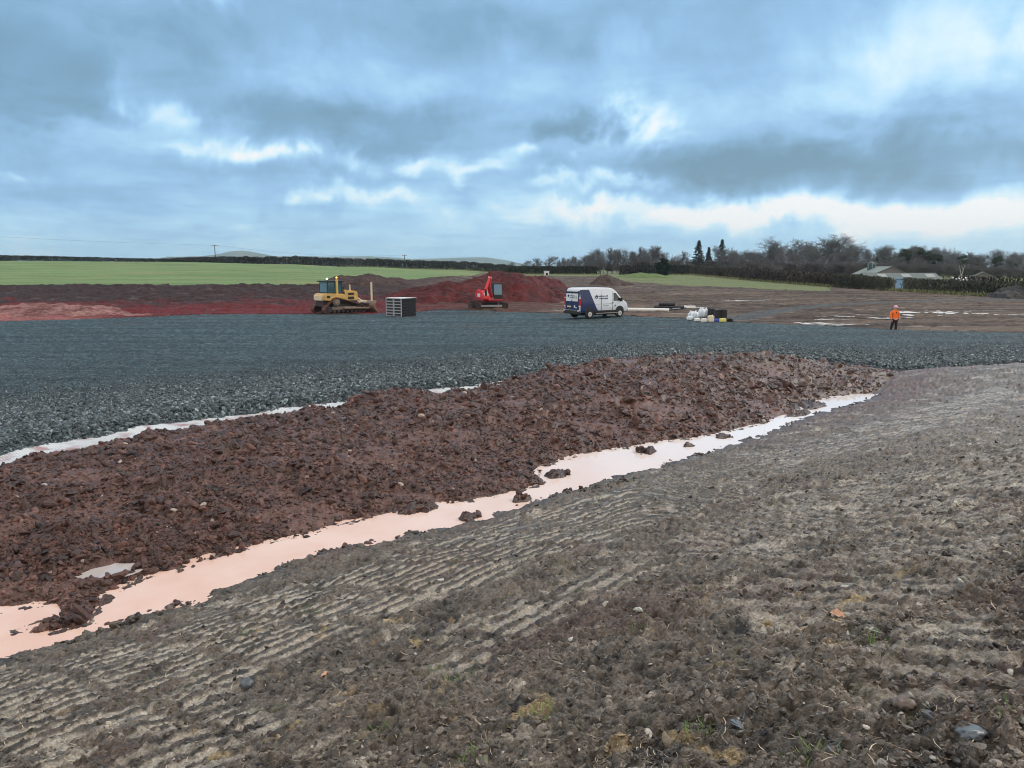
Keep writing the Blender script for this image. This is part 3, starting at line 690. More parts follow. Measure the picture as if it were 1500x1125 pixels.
# clods on the berm ----------------------------------------------------------
x, y = cand(420000, 7, 42, .80, 1.5); f = base_fields(x, y)
m = (f['b'] > .05) & (f['p'] < .05) & (np.hypot(x - HOL[0], y - HOL[1]) > .33) & (.75 + RG.uniform(-.6, .6, len(x)) + 2.2 * fbm(x * .55, y * .55, 57, 3) > 0); x, y = x[m][:80000], y[m][:80000]
sz = np.clip(.019 * np.exp(RG.normal(0, .72, len(x))), .007, .12) * np.clip(y / 20, .75, 1.25)
c, z = soilcol(x, y, 1, .35); li = RG.uniform(0, 1, len(x)) > .994; c[li, :3] = (.40, .34, .30)
def squash(L, seed):
    r = np.random.default_rng(seed); return [(V * r.uniform(.6, 1.4, 3), F) for V, F in L]
scatter('mud_clods', squash(ragged(12, 21, .72) + hulls(14, 16, 22, .62), 3), np.stack([x, y, z - sz * .05], 1), sz, c, clod_m, .6, False)
# clods standing in or at the edge of the puddle
x, y = cand(60000, 7, 30, .80, 1.5); f = base_fields(x, y)
isl = np.zeros(len(x), bool)
for ix_, iy_, r_, h_ in ISL: isl |= np.hypot(x - ix_, y - iy_) < r_ * 1.3
m = ((np.abs(f['p'] - .02) < .16) & (fbm(x * .9, y * .9, 509, 2) > .05)) | isl; x, y = x[m][:1500], y[m][:1500]
sz = np.clip(.026 * np.exp(RG.normal(0, .5, len(x))), .012, .075); fe = base_fields(x, y); bb = (fe['b'] > -.25) | (fe['p'] > .1)
c, z = soilcol(x, y, 1, .3); c2, z = soilcol(x, y, 0, .3); c = np.where(bb[:, None], c, c2); z = np.maximum(z, ZW - .01) + sz * .1
scatter('puddle_edge_clods', ragged(8, 23), np.stack([x, y, z], 1), sz, c, clod_m, .7, False)
# crumbs and pebbles of the bank ---------------------------------------------
x, y = cand(420000, 1.5, 34, .80, 2.3); f = base_fields(x, y)
m = (f['k'] > .05) & (fbm(x * 1.3, y * 1.3, 511, 3) + .5 * RG.standard_normal(len(x)) > -.05) & (tracks(x, y, f['u'], f['v'])[0] < .25); x, y = x[m][:112000], y[m][:112000]
sz = np.clip(.0068 * np.exp(RG.normal(0, .52, len(x))), .003, .019) * np.clip(.7 + y * .06, .8, 2.2)
c, z = soilcol(x, y, 0, .32)
pb = RG.uniform(0, 1, len(x)) > .975; c[pb, :3] = lerpc((.20, .19, .17), (.55, .53, .48), RG.uniform(0, 1, pb.sum()))
scatter('soil_crumbs', squash(ragged(7, 31, .6) + hulls(16, 12, 33, .55), 34), np.stack([x, y, z + sz * .15], 1), sz, c, crumb_m, .7, False)
# straw and root bits -----------------------------------------------------------
def slivers(name, x, y, ln, wd, cols, mat, up=.25, z=None, lean=.35, kind='stuff', parent=None, seg=2):
    n = len(x); z = terrain(x, y) if z is None else z
    a = RG.uniform(0, 2 * np.pi, n); u = np.clip(RG.normal(up, lean, n), -.1, 1.2)
    d = np.stack([np.cos(a) * np.cos(u), np.sin(a) * np.cos(u), np.sin(u)], 1); s = np.stack([-np.sin(a), np.cos(a), np.zeros(n)], 1)
    k = np.stack([np.cos(a + 1), np.sin(a + 1), np.zeros(n)], 1) * .12
    p0 = np.stack([x, y, z], 1); p1 = p0 + d * ln[:, None] * .5 + k * ln[:, None]; p2 = p0 + d * ln[:, None]
    w = s * wd[:, None] * .5
    V = np.stack([p0 - w, p0 + w, p1 + w, p1 - w, p2 + w * .3, p2 - w * .3], 1).reshape(-1, 3)
    b = (np.arange(n) * 6)[:, None, None]; F = (np.array([[0, 1, 2, 3], [3, 2, 4, 5]])[None] + b).reshape(-1, 4)
    return tag(np_mesh(name, V, F, mat, np.repeat(cols, 6, 0), False, parent), kind=kind)
straw_m = attrmat('dry_stalk', 60, .2, .004, .6, .3, .5, .3)
x, y = cand(9000, 1.5, 22, .8, 2.2); f = base_fields(x, y); m = f['k'] > .3; x, y = x[m][:3600], y[m][:3600]
v = RG.uniform(0, 1, len(x)); c = lerpc((.16, .12, .08), (.58, .50, .36), v)
slivers('straw_bits', x, y, RG.uniform(.025, .085, len(x)) * np.clip(.7 + y * .06, .8, 1.6), RG.uniform(.002, .005, len(x)) * np.clip(.6 + y * .12, .8, 2), np.c_[c, np.zeros(len(x))], straw_m, .1, terrain(x, y) + .006, .2)
# small green shoots --------------------------------------------------------------
gm = attrmat('young_grass', 40, .2, .004, .6, .3, .4, .3)
tuf = [(468, 905), (452, 895), (668, 832), (776, 826), (662, 1012), (925, 935), (790, 1068), (1150, 720), (1315, 760), (1275, 955), (1030, 1085), (640, 1000), (1480, 1070), (360, 935), (690, 1120), (1180, 1120), (560, 1080)]
xs, ys = [], []
for px, py in tuf:
    c = None
    for zz in np.linspace(0, 2.6, 53):
        q = at(px, py, zz)
        if c is None and tz(q.x, q.y, False) <= zz + .03: c = q
    c = c or at(px, py, 1.5); k = 26; r_ = .05 * (1 + c.y * .03); xs.append(c.x + RG.normal(0, r_, k)); ys.append(c.y + RG.normal(0, r_, k))
x, y = np.concatenate(xs), np.concatenate(ys)
v = RG.uniform(0, 1, len(x)); c = lerpc((.05, .11, .025), (.16, .25, .06), v)
slivers('grass_shoots', x, y, RG.uniform(.03, .08, len(x)), RG.uniform(.003, .006, len(x)), np.c_[c, np.zeros(len(x))], gm, .8, None, .3)
# white sheet under the stone edge ------------------------------------------------
def sheet():
    m, t, b = newmat('white_geotextile'); L = t.links.new
    g = nd(t, 'ShaderNodeNewGeometry'); n = nd(t, 'ShaderNodeTexNoise', Scale=2.2, Detail=6.0); L(g.outputs['Position'], n.inputs['Vector'])
    r = nd(t, 'ShaderNodeMapRange'); L(n.outputs['Fac'], r.inputs[0]); r.inputs[1].default_value = .5; r.inputs[2].default_value = .72
    mx = nd(t, 'ShaderNodeMix', data_type='RGBA'); L(r.outputs[0], mx.inputs[0]); mx.inputs[6].default_value = (.66, .72, .76, 1); mx.inputs[7].default_value = (.42, .22, .21, 1)
    w = nd(t, 'ShaderNodeTexWave', Scale=7.0, Distortion=2.0); w.bands_direction = 'DIAGONAL'; L(g.outputs['Position'], w.inputs['Vector'])
    m2 = nd(t, 'ShaderNodeMix', data_type='RGBA', blend_type='MULTIPLY'); m2.inputs[0].default_value = .35; L(mx.outputs[2], m2.inputs[6]); L(w.outputs['Color'], m2.inputs[7])
    L(m2.outputs[2], b.inputs['Base Color']); b.inputs['Roughness'].default_value = .38
    d = np.array(Mm); seg = np.r_[0, np.cumsum(np.hypot(*np.diff(d, axis=0).T))]
    s = np.arange(30, seg[-1] - 1.5, .08); cx, cy = np.interp(s, seg, d[:, 0]), np.interp(s, seg, d[:, 1]); wv = np.arange(-.5, .9, .07)
    X = cx[:, None] - .69 * wv[None]; Y = cy[:, None] + .72 * wv[None]
    Z = -.24 + .05 * fbm(X * .8, Y * 2.5, 531, 3) + .10 * sm(wv, .3, .9)[None] * (.5 + .9 * np.clip(vnoise(X * .5, Y * .5, 532), -.4, 1))
    ns, nw_ = X.shape; q = (np.arange(ns - 1)[:, None] * nw_ + np.arange(nw_ - 1)[None]).ravel(); F = np.stack([q, q + nw_, q + nw_ + 1, q + 1], 1)
    o = np_mesh('membrane_sheet', np.stack([X.ravel(), Y.ravel(), Z.ravel()], 1), F[:, ::-1], m)
    tag(o, 'long white membrane sheet showing between the gravel edge and the red earth berm', 'sheet')
sheet()
# stones one can pick out on the bank -----------------------------------------------
def ground_at(px, py):
    last = 2.8
    for zz in np.arange(2.9, -.4, -.02):
        q = at(px, py, zz)
        if tz(q.x, q.y) >= zz: return q
    return at(px, py, 0)
slate = paint('slate_stone', (.11, .135, .155), .4, 0, .3, (.06, .05, .045), 14); pale_st = paint('pale_stone', (.52, .55, .52), .6, 0, .35, (.2, .17, .14), 16)
brown_st = paint('brown_stone', (.17, .135, .115), .55, 0, .4, (.06, .05, .04), 16); dark_st = paint('dark_slate', (.045, .055, .068), .3, 0, .35, (.12, .1, .085), 14); brick_m = paint('brick_chip', (.62, .13, .07), .6, 0, .3, (.2, .08, .06), 18)
def stone(px, py, w_px, mat, label, flat=.6, seed=0, angular=True, name='stone', cat='stone', elong=1.0):
    c = ground_at(px, py); d = (c - Vector((0, 0, CAMZ))).length; r_ = w_px / FPX * d * .5
    V, F = (hulls(1, 13, seed, flat) if angular else lumps(1, 3, seed, .18, flat))[0]
    V = V / np.abs(V[:, 0]).max()
    V = V * np.array([r_ * elong, r_, r_]); o = np_mesh(name, V, F, mat, None, not angular)
    if angular:
        bm = bmesh.new(); bm.from_mesh(o.data); bmesh.ops.bevel(bm, geom=bm.edges[:], offset=r_ * .10, segments=2, affect='EDGES'); bm.to_mesh(o.data); bm.free()
    o.location = (c.x, c.y, c.z + r_ * flat * .5); o.rotation_euler = (random.uniform(-.15, .15), random.uniform(-.15, .15), random.uniform(-.5, .5))
    return tag(o, label, cat)
stone(362, 1006, 21, slate, 'rounded blue grey stone lying alone in the left foreground mud', .75, 3, False)
stone(937, 896, 20, pale_st, 'pale greenish white stone standing out in the middle of the muddy bank', .8, 5)
stone(1086, 1064, 34, slate, 'layered grey slate stone near the bottom edge, right of centre', .42, 7, True)
stone(1324, 1036, 32, brown_st, 'rounded brown stone left of the dark slate flake at lower right', .6, 9, False)
stone(1359, 1058, 25, dark_st, 'dark upright slate flake between a brown stone and an orange chip', .8, 13)
stone(1424, 1078, 36, slate, 'long smooth blue grey stone, lowest at the right side', .42, 15, False, elong=1.2)
stone(838, 939, 13, pale_st, 'small pale pebble among clods below the greenish white stone', .7, 17, False)
stone(793, 1051, 24, dark_st, 'flat dark slate beside yellow clay at the bottom centre', .35, 19)
stone(645, 852, 11, pale_st, 'small white stone near grass shoots on the left half of the bank', .7, 21)
stone(818, 1022, 13, slate, 'little grey blue stone above the flat dark slate', .5, 23)
stone(1186, 862, 14, dark_st, 'small dark blue stone upper right of the pale greenish stone', .7, 25)
stone(1274, 922, 14, pale_st, 'small white angular stone in the right foreground', .6, 27)
stone(1245, 1006+80, 18, brown_st, 'buff rounded pebble beside a flat slate at the bottom right', .7, 29, False)
stone(1219, 1100, 24, slate, 'flat grey slate lying on mud beside the buff pebble', .3, 31)
stone(1403, 852, 13, pale_st, 'white edged stone fragment far right on the bank', .5, 33)
stone(1247, 955, 20, brown_st, 'grey brown rounded stone in the right foreground above the puddled mud', .6, 35, False)
stone(681, 1037, 14, slate, 'small greenish grey stone left of the yellow clay lumps', .5, 37)
stone(627, 1090, 18, slate, 'flat wet grey stone left of the orange brick chip', .35, 39)
stone(673, 1113, 11, brick_m, 'bright orange brick chip at the bottom of the foreground', .5, 41, name='brick_chip', cat='brick chip')
stone(1384, 1058, 8, brick_m, 'small orange brick chip right of the dark slate flake', .5, 43, name='brick_chip', cat='brick chip')
leaf_m = paint('dead_leaf_skin', (.55, .33, .22), .7, 0, .4, (.3, .16, .1), 20)
def leaf(px, py, w, label):
    c = ground_at(px, py); r_ = w / FPX * (c - Vector((0, 0, CAMZ))).length * .5; bm = bmesh.new(); P = []
    for k in range(28):
        t = 2 * math.pi * k / 28; q = r_ * (1 + .22 * math.cos(7 * t)) * (1 - .25 * abs(math.sin(t / 2))); P.append(bm.verts.new((q * 1.3 * math.cos(t), q * .8 * math.sin(t), r_ * .45 * abs(math.sin(t)) + .1 * r_ * math.cos(3 * t))))
    o0 = bm.verts.new((0, 0, 0)); [bm.faces.new((P[k], P[(k + 1) % 28], o0)) for k in range(28)]
    me = bpy.data.meshes.new('dead_leaf'); bm.to_mesh(me); bm.free(); me.materials.append(leaf_m); o = bpy.data.objects.new('dead_leaf', me); COL.objects.link(o)
    md = o.modifiers.new('thickness', 'SOLIDIFY'); md.thickness = .001
    o.location = c + Vector((0, 0, .012)); o.rotation_euler = (.2, -.1, random.uniform(0, 6)); tag(o, label, 'leaf')
leaf(1225, 903, 19, 'curled pale brown dead leaf in the middle of the right foreground')
leaf(1344, 1117, 20, 'brown dead leaf at the very bottom edge on the right')
leaf(478, 990, 13, 'brown dead leaf right of the rounded blue grey stone')
# small puddle in a hollow of the berm
hz = tz(HOL[0], HOL[1]) + .045; P = []
for t in np.linspace(0, 2 * math.pi, 40, endpoint=False):
    r_ = 1 + .12 * math.sin(3 * t) + .08 * math.sin(5 * t + 1); du_, dv_ = .75 * r_ * math.cos(t), .40 * r_ * math.sin(t); P.append((HOL[0] + (du_ - dv_) / 1.414, HOL[1] + (du_ + dv_) / 1.414))
pond('puddle', P, hz, clear)
# ================================================================ machines, van, person, stores
yellow = paint('dozer_yellow', (.70, .46, .13), .5, 0, .75, (.30, .19, .11), 2.8); dk = paint('black_steel', (.018, .019, .021), .5, 0, .3, (.05, .035, .03), 4)
rust = paint('muddy_track', (.13, .055, .045), .6, 0, .8, (.05, .032, .03), 5); trk = paint('dark_track', (.035, .028, .027), .6, 0, .7, (.10, .05, .04), 5)
dust = paint('dusty_blade', (.26, .20, .16), .55, 0, .7, (.12, .06, .05), 3); steel = paint('grey_steel', (.32, .32, .33), .4, .2, .4, (.12, .09, .08), 5)
glass = glassmat('cab_glass', (.03, .10, .13)); darkglass = glassmat('dark_glass', (.012, .022, .026))
cream = paint('cream_paint', (.72, .64, .46), .5, 0, .3, (.3, .2, .12), 4); whitep = paint('white_paint', (.78, .80, .82), .35, 0, .12, (.3, .27, .24), 3)
def belt(cs, w, y, th, mb, lugs=True):
    """track belt: band of thickness th round the circles cs=(x,z,r), with cross bars"""
    pts = []
    for (x, z, r) in cs:
        for k in range(36): pts.append((x + r * math.cos(2 * math.pi * k / 36), z + r * math.sin(2 * math.pi * k / 36)))
    pts = sorted(set(pts)); 
    def half(P):
        h = []
        for p in P:
            while len(h) > 1 and (h[-1][0] - h[-2][0]) * (p[1] - h[-2][1]) - (h[-1][1] - h[-2][1]) * (p[0] - h[-2][0]) <= 0: h.pop()
            h.append(p)
        return h[:-1]
    H = half(pts) + half(pts[::-1]); n = len(H); cx = sum(p[0] for p in H) / n; cz = sum(p[1] for p in H) / n
    nor = []
    for i in range(n):
        a, b = H[i - 1], H[(i + 1) % n]; t = Vector((b[0] - a[0], b[1] - a[1])).normalized(); nor.append(Vector((t.y, -t.x)))
    V = [[mb.bm.verts.new((p[0] + nn.x * o, yy, p[1] + nn.y * o)) for p, nn in zip(H, nor)] for o, yy in ((0, y - w / 2), (th, y - w / 2), (th, y + w / 2), (0, y + w / 2))]
    for a in range(4):
        for i in range(n): mb.bm.faces.new((V[a][i], V[a][(i + 1) % n], V[(a + 1) % 4][(i + 1) % n], V[(a + 1) % 4][i]))
    if lugs:
        L_ = [0]; 
        for i in range(n): L_.append(L_[-1] + math.dist(H[i], H[(i + 1) % n]))
        s = 0
        while s < L_[-1] - .05:
            i = max(k for k in range(n) if L_[k] <= s); t = (s - L_[i]) / max(L_[i + 1] - L_[i], 1e-6); a, b = H[i], H[(i + 1) % n]; nn = nor[i].lerp(nor[(i + 1) % n], t)
            p = Vector((a[0] + (b[0] - a[0]) * t + nn.x * (th + .025), y, a[1] + (b[1] - a[1]) * t + nn.y * (th + .025))); ang = math.atan2(nn.x, nn.y)
            mb.box(p, (.045, w * .98, .06), 0, ('Y', ang)); s += .19
    bmesh.ops.recalc_face_normals(mb.bm, faces=mb.bm.faces[:]); return mb
# ---------------------------------------------------------------- bulldozer
p = at(492, 459.5, 0); dz_ = thing('bulldozer', 'muddy yellow crawler bulldozer with a lit green beacon, at the far edge of the gravel', 'bulldozer', (p.x, p.y + .9, .02), R(41), scale=1.10); dz_.scale = (1.10, 1.10, .95)
for sgn in (-1, 1):
    t = belt([(-1.45, .40, .36), (1.50, .42, .37), (-.72, 1.12, .36)], .58, sgn * .98, .05, MB()).build('track', rust if sgn < 0 else rust, dz_)
    m = MB().cyl((-.72, sgn * .98, 1.12), .34, .40, 'Y', 18, bev=.03); m.cyl((-.72, sgn * 1.21, 1.12), .20, .10, 'Y', 16); m.build('sprocket', dust, t)
    for xx in (-1.45, 1.50): MB().cyl((xx, sgn * .98, .42), .33, .42, 'Y', 18, bev=.04).cyl((xx, sgn * 1.2, .42), .12, .08, 'Y', 12).build('idler', trk, t)
    m = MB()
    for k in range(6): m.cyl((-.95 + k * .40, sgn * .98, .26), .15, .44, 'Y', 14)
    m.build('rollers', trk, t)
    MB().box((0, sgn * .98, .50), (2.5, .34, .26), .05).box((.1, sgn * 1.16, .62), (1.7, .05, .12), .02).build('track_frame', dust, t)
    MB().prism([(-1.2, .62), (1.25, .58), (-.55, 1.0), (-.9, 1.0)], sgn * .98 - .16, sgn * .98 + .16, .03).build('side_cover', dk, t)
    MB().bar((-.2, sgn * 1.36, .55), (2.30, sgn * 1.30, .48), .16, .20, .03).build('push_arm', dust, dz_)
MB().box((-.1, 0, .95), (3.2, 1.30, .55), .05).build('chassis', trk, dz_)
h = MB().prism([(.35, 1.10), (1.62, 1.05), (1.66, 1.95), (1.56, 2.10), (.35, 2.28)], -.52, .52, .05).build('hood', yellow, dz_)
[MB().box(c_, d_, .01).build('grille', dk, h) for c_, d_ in (((.98, -.535, 1.85), (.55, .03, .22)), ((.98, -.535, 1.45), (.55, .03, .26)), ((.98, .535, 1.62), (.7, .03, .45)))]
MB().box((1.66, 0, 1.5), (.03, .86, .8), .01).build('radiator_guard', dk, h)
MB().cyl((1.05, -.22, 2.40), .065, .55, 'Z', 12).cyl((1.05, -.22, 2.68), .05, .10, ('Y', R(30)) and Matrix.Rotation(R(35), 4, 'Y'), 12).build('exhaust_pipe', cream, h)
MB().cyl((.70, .25, 2.36), .10, .26, 'Z', 14).build('air_intake', dk, h)
bd = MB().prism([(-1.72, 1.32), (-1.10, 1.18), (.18, 1.35), (.32, 1.55), (.10, 1.88), (-1.45, 1.95), (-1.72, 1.75)], -.98, .98, .06).build('fender', yellow, dz_)
MB().box((-1.35, -1.0, 1.62), (.30, .04, .22), .01).build('locker', dk, bd); MB().box((-.42, -1.0, 1.42), (.40, .04, .14), .01).build('step', dk, bd)
MB().box((-1.72, 0, 1.5), (.22, 1.3, .5), .06).build('fuel_tank', cream, dz_)
MB().box((.27, 0, 1.72), (.20, 1.1, .72), .02).build('firewall', dk, dz_)
cb_ = MB()
for sx, sy in ((-1.28, -.68), (-1.28, .68), (-.42, -.72), (-.42, .72), (.16, -.52), (.16, .52)): cb_.bar((sx, sy, 1.9), (sx + (.06 if sx < -1 else -.02), sy * .95, 3.02), .10, .10, .02)
cb_.box((-.58, 0, 3.08), (1.75, 1.52, .12), .04).box((-.58, 0, 1.94), (1.6, 1.4, .10), .02).box((-.45, 0, 2.2), (.5, .55, .5), .08).box((-.62, 0, 2.65), (.14, .5, .55), .05)
cab = cb_.build('cab', dk, dz_)
for sy in (-1, 1):
    MB().box((-.85, sy * .69, 2.48), (.72, .02, 1.0), 0).build('side_window', glass, cab); MB().box((-.13, sy * .62, 2.48), (.48, .02, 1.0), 0, ('Z', sy * R(-17))).build('side_window', glass, cab)
MB().box((-1.27, 0, 2.50), (.02, 1.2, .95), 0, ('Y', R(3))).build('rear_window', glass, cab); MB().box((.15, 0, 2.50), (.02, .92, .95), 0).build('windscreen', glass, cab)
MB().bar((-.48, -.83, 1.9), (-.48, -.83, 3.28), .17, .15, .02).build('rollover_post', yellow, dz_); MB().bar((-.48, .83, 1.9), (-.48, .83, 3.1), .17, .15, .02).build('rollover_post', yellow, dz_)
bc = MB().cyl((-1.15, -.45, 3.18), .08, .10, 'Z', 12).build('beacon', dk, dz_); MB().cyl((-1.15, -.45, 3.31), .075, .17, 'Z', 12, bev=.03).build('lamp', glow('green_lamp', (.45, 1.0, .25), 6.0), bc)
bc = MB().cyl((-.48, -.83, 3.32), .08, .08, 'Z', 12).build('beacon', dk, dz_); MB().cyl((-.48, -.83, 3.44), .075, .17, 'Z', 12, bev=.03).build('lamp', glow('amber_lamp', (1.0, .55, .12), 2.0), bc)
MB().rod((.25, .75, 2.3), (.35, .95, 2.95), .02).box((.36, .98, 3.0), (.05, .16, .26), .02).build('mirror', dk, dz_)
b = MB(); prof = [(2.62 + .26 * ((k / 9 - .55) ** 2) * 4, .06 + 1.10 * k / 9) for k in range(10)]
b.prism(prof + [(x - .10, z) for x, z in prof[::-1]], -1.68, 1.68); b.box((2.84, 0, .10), (.10, 3.36, .16), .02, ('Y', R(-25))).build('blade', dust, dz_)
MB().box((2.40, 0, .72), (.30, 1.5, .35), .04).box((2.2, 0, .55), (.7, .5, .3), .04).build('blade_frame', trk, dz_)
for sy in (-1, 1): c_ = MB().rod((1.62, sy * .42, 1.45), (2.20, sy * .45, 1.0), .075, seg=12).build('lift_cylinder', cream, dz_); MB().rod((2.20, sy * .45, 1.0), (2.48, sy * .47, .78), .04, seg=10).build('piston_rod', whitep, c_)
MB().box((2.05, -.5, 1.08), (.9, .16, .14), .03).box((1.9, .5, 1.05), (.6, .16, .14), .03).build('hydraulic_cover', cream, dz_)
MB().bar((2.66, -1.05, 1.1), (2.66, -1.05, 2.85), .13, .13, .02).cyl((2.66, -1.05, 2.9), .085, .12, 'Z', 12).build('sensor_mast', cream, dz_)
# ---------------------------------------------------------------- excavator
red = paint('excavator_red', (.66, .03, .035), .38, 0, .25, (.25, .05, .05), 3); redd = paint('excavator_dark_red', (.34, .02, .025), .42, 0, .3, (.12, .03, .03), 3)
p = at(717, 454, 0); ex = thing('excavator', 'small red tracked excavator with raised boom in front of the red soil heap', 'excavator', (p.x, p.y + .9, .02), R(12), scale=1.02)
for sgn in (-1, 1):
    t = belt([(-1.30, .36, .30), (1.30, .36, .30)], .45, sgn * .85, .05, MB()).build('track', trk, ex)
    MB().box((0, sgn * .85, .36), (2.2, .26, .22), .05).box((.35, sgn * 1.0, .34), (1.3, .05, .16), .02).build('track_frame', steel, t)
    for xx in (-1.30, 1.30): MB().cyl((xx, sgn * .85, .36), .26, .34, 'Y', 16, bev=.03).build('sprocket', trk, t)
MB().box((0, 0, .50), (1.4, 1.3, .25), .05).cyl((0, 0, .70), .55, .2, 'Z', 24).build('undercarriage', dk, ex)
MB().bar((-1.2, 0, .45), (-1.95, 0, .40), .9, .12, .02).prism([(-2.0, .12), (-1.92, .12), (-1.88, .36), (-1.92, .60), (-2.0, .60), (-1.97, .36)], -1.08, 1.08).build('dozer_blade', trk, ex)
TH, SW = R(-68 - 12), R(-50)                                  # upper works face the camera, boom swung towards the left of the picture
def onhouse(o): o.parent = ex; o.rotation_euler = (0, 0, TH); return o
def onboom(o):
    pv = Vector((.75, -.08, 0)); q = Matrix.Rotation(TH, 4, 'Z') @ (Matrix.Translation(pv) @ Matrix.Rotation(SW, 4, 'Z') @ Matrix.Translation(-pv)); o.parent = ex; o.matrix_local = q; return o
onhouse(MB().box((-.15, 0, .92), (2.4, 1.95, .24), .08).build('turntable_deck', redd))
hs = onhouse(MB().prism([(-1.45, .98), (.85, 1.0), (.95, 1.25), (.55, 1.62), (-.35, 1.95), (-1.25, 1.95), (-1.5, 1.6)], -1.0, -.14, .09).build('engine_cover', red))
MB().box((-.35, -1.0, 1.38), (.75, .04, .34), .01).build('white_panel', whitep, hs); MB().box((.72, -.6, 1.48), (.36, .5, .04), .01, ('Y', R(40))).build('white_panel', whitep, hs)
MB().box((-.55, -.58, 1.97), (.7, .5, .05), .02).build('vent_grille', dk, hs)
cw = onhouse(MB().prism([(-1.55, 1.0), (-1.0, 1.0), (-1.0, 1.7), (-1.45, 1.7), (-1.58, 1.5)], -.95, .95, .10).build('counterweight', red))
c_ = MB()
for xx, yy in ((-.45, .12), (-.45, .98), (.88, .12), (.88, .98), (.2, .98)): c_.bar((xx, yy, 1.02), (xx - (.12 if xx > .5 else 0), yy, 2.50), .07, .07, .015)
c_.box((.17, .55, 2.53), (1.36, .96, .10), .04).box((.2, .55, 1.08), (1.36, .92, .12), .03).box((0, .55, 1.45), (.45, .5, .55), .08).box((-.22, .55, 1.85), (.12, .46, .6), .05)
xc = onhouse(c_.build('cab', dk))
MB().box((.84, .55, 1.95), (.02, .80, 1.0), 0, ('Y', R(-5))).build('windscreen', glassmat('sky_lit_glass', (.10, .22, .30)), xc); MB().box((.21, .985, 1.95), (1.2, .02, .95), 0).build('side_window', glass, xc); MB().box((.21, .115, 1.95), (1.2, .02, .95), 0).build('side_window', glass, xc); MB().box((.86, .55, 1.28), (.03, .8, .34), .01).build('front_panel', dk, xc)
bm_ = MB(); bm_.bar((.75, -.08, 1.05), (1.25, -.08, 2.30), .22, .34, .04).bar((1.22, -.08, 2.2), (1.02, -.08, 3.10), .20, .28, .04)
bo = onboom(bm_.build('boom', redd)); MB().cyl((1.02, -.08, 3.08), .10, .34, 'Y', 12).build('pivot_pin', steel, bo); MB().cyl((.75, -.08, 1.05), .16, .42, 'Y', 14).build('pivot_pin', steel, bo)
MB().rod((1.1, -.30, 1.2), (1.28, -.30, 2.1), .055, seg=10).rod((1.28, -.30, 2.1), (1.22, -.22, 2.6), .03).build('boom_cylinder', whitep, bo)
MB().rod((1.05, -.08, 2.35), (1.30, -.08, 3.2), .05, seg=10).build('arm_cylinder', whitep, bo)
ar = onboom(MB().bar((1.02, -.08, 3.22), (1.92, -.08, 1.95), .18, .22, .03).bar((1.05, -.08, 3.0), (1.30, -.08, 2.95), .2, .2, .03).build('arm', red))
onboom(MB().rod((1.92, -.02, 2.05), (1.95, -.02, 1.35), .03).rod((1.92, -.14, 2.05), (1.95, -.14, 1.35), .03).bar((1.9, -.08, 1.98), (1.80, -.08, 1.35), .16, .16, .02).build('bucket_link', dk))
bp_ = [(1.62, 1.42), (1.98, 1.40), (2.02, 1.10), (1.82, .92), (1.52, .92), (1.38, 1.10)]
onboom(MB().prism(bp_, -.40, .24, .03).box((1.36, -.08, 1.08), (.14, .6, .06), .01).build('bucket', red))
# ---------------------------------------------------------------- van
navy = paint('navy_paint', (.010, .030, .115), .25, 0, .15, (.10, .085, .08), 2); vwhite = paint('van_white', (.70, .76, .82), .28, 0, .10, (.35, .32, .30), 1.5)
blackp = paint('black_trim', (.02, .021, .023), .55, 0, .2, (.07, .06, .055), 4); tyre_m = paint('tyre_rubber', (.015, .015, .016), .8, 0, .5, (.06, .05, .045), 6); rimw = paint('pale_wheel', (.66, .68, .70), .4, .1, .2, (.2, .18, .16), 6)
redl = paint('red_lens', (.62, .02, .03), .15, 0, .05); pale_l = paint('clear_lens', (.75, .76, .78), .12, 0, .05)
inkm = paint('navy_lettering', (.02, .06, .16), .4, 0, .1)
p = at(874, 466.5, 0); van = thing('delivery_van', 'white and navy high roof delivery van parked on the gravel', 'van', (p.x + .1, p.y + 1.1, .03), R(35), scale=1.0)
def wy(z): return 1.0 - .10 * max(0, (z - 1.25)) ** 1.3 / 1.2 - (.03 if z < .55 else 0)
side = [(-2.62, .48), (-2.66, .95), (-2.62, 1.5), (-2.54, 2.30), (-2.44, 2.46), (-2.1, 2.52), (.55, 2.50), (1.0, 2.40), (1.35, 2.20), (2.02, 1.52), (2.40, 1.32), (2.60, 1.12), (2.66, .85), (2.64, .48)]
def vbody():
    bm = bmesh.new(); rows_ = []
    ins = [(1.0, 0), (.985, .02), (0, 0)]
    A = [bm.verts.new((x, -wy(z), z)) for x, z in side]; B = [bm.verts.new((x, wy(z), z)) for x, z in side]; n = len(side)
    fs = [bm.faces.new(A), bm.faces.new(B[::-1])] + [bm.faces.new((A[i], B[i], B[(i + 1) % n], A[(i + 1) % n])) for i in range(n)]
    bmesh.ops.recalc_face_normals(bm, faces=bm.faces[:])
    bmesh.ops.bevel(bm, geom=bm.edges[:], offset=.07, segments=3, affect='EDGES', profile=.5)
    me = bpy.data.meshes.new('body'); bm.to_mesh(me); bm.free(); me.materials.append(vwhite)
    for f in me.polygons: f.use_smooth = True
    me.set_sharp_from_angle(angle=R(32))
    o = bpy.data.objects.new('body', me); COL.objects.link(o); o.parent = van; return o
vb = vbody()
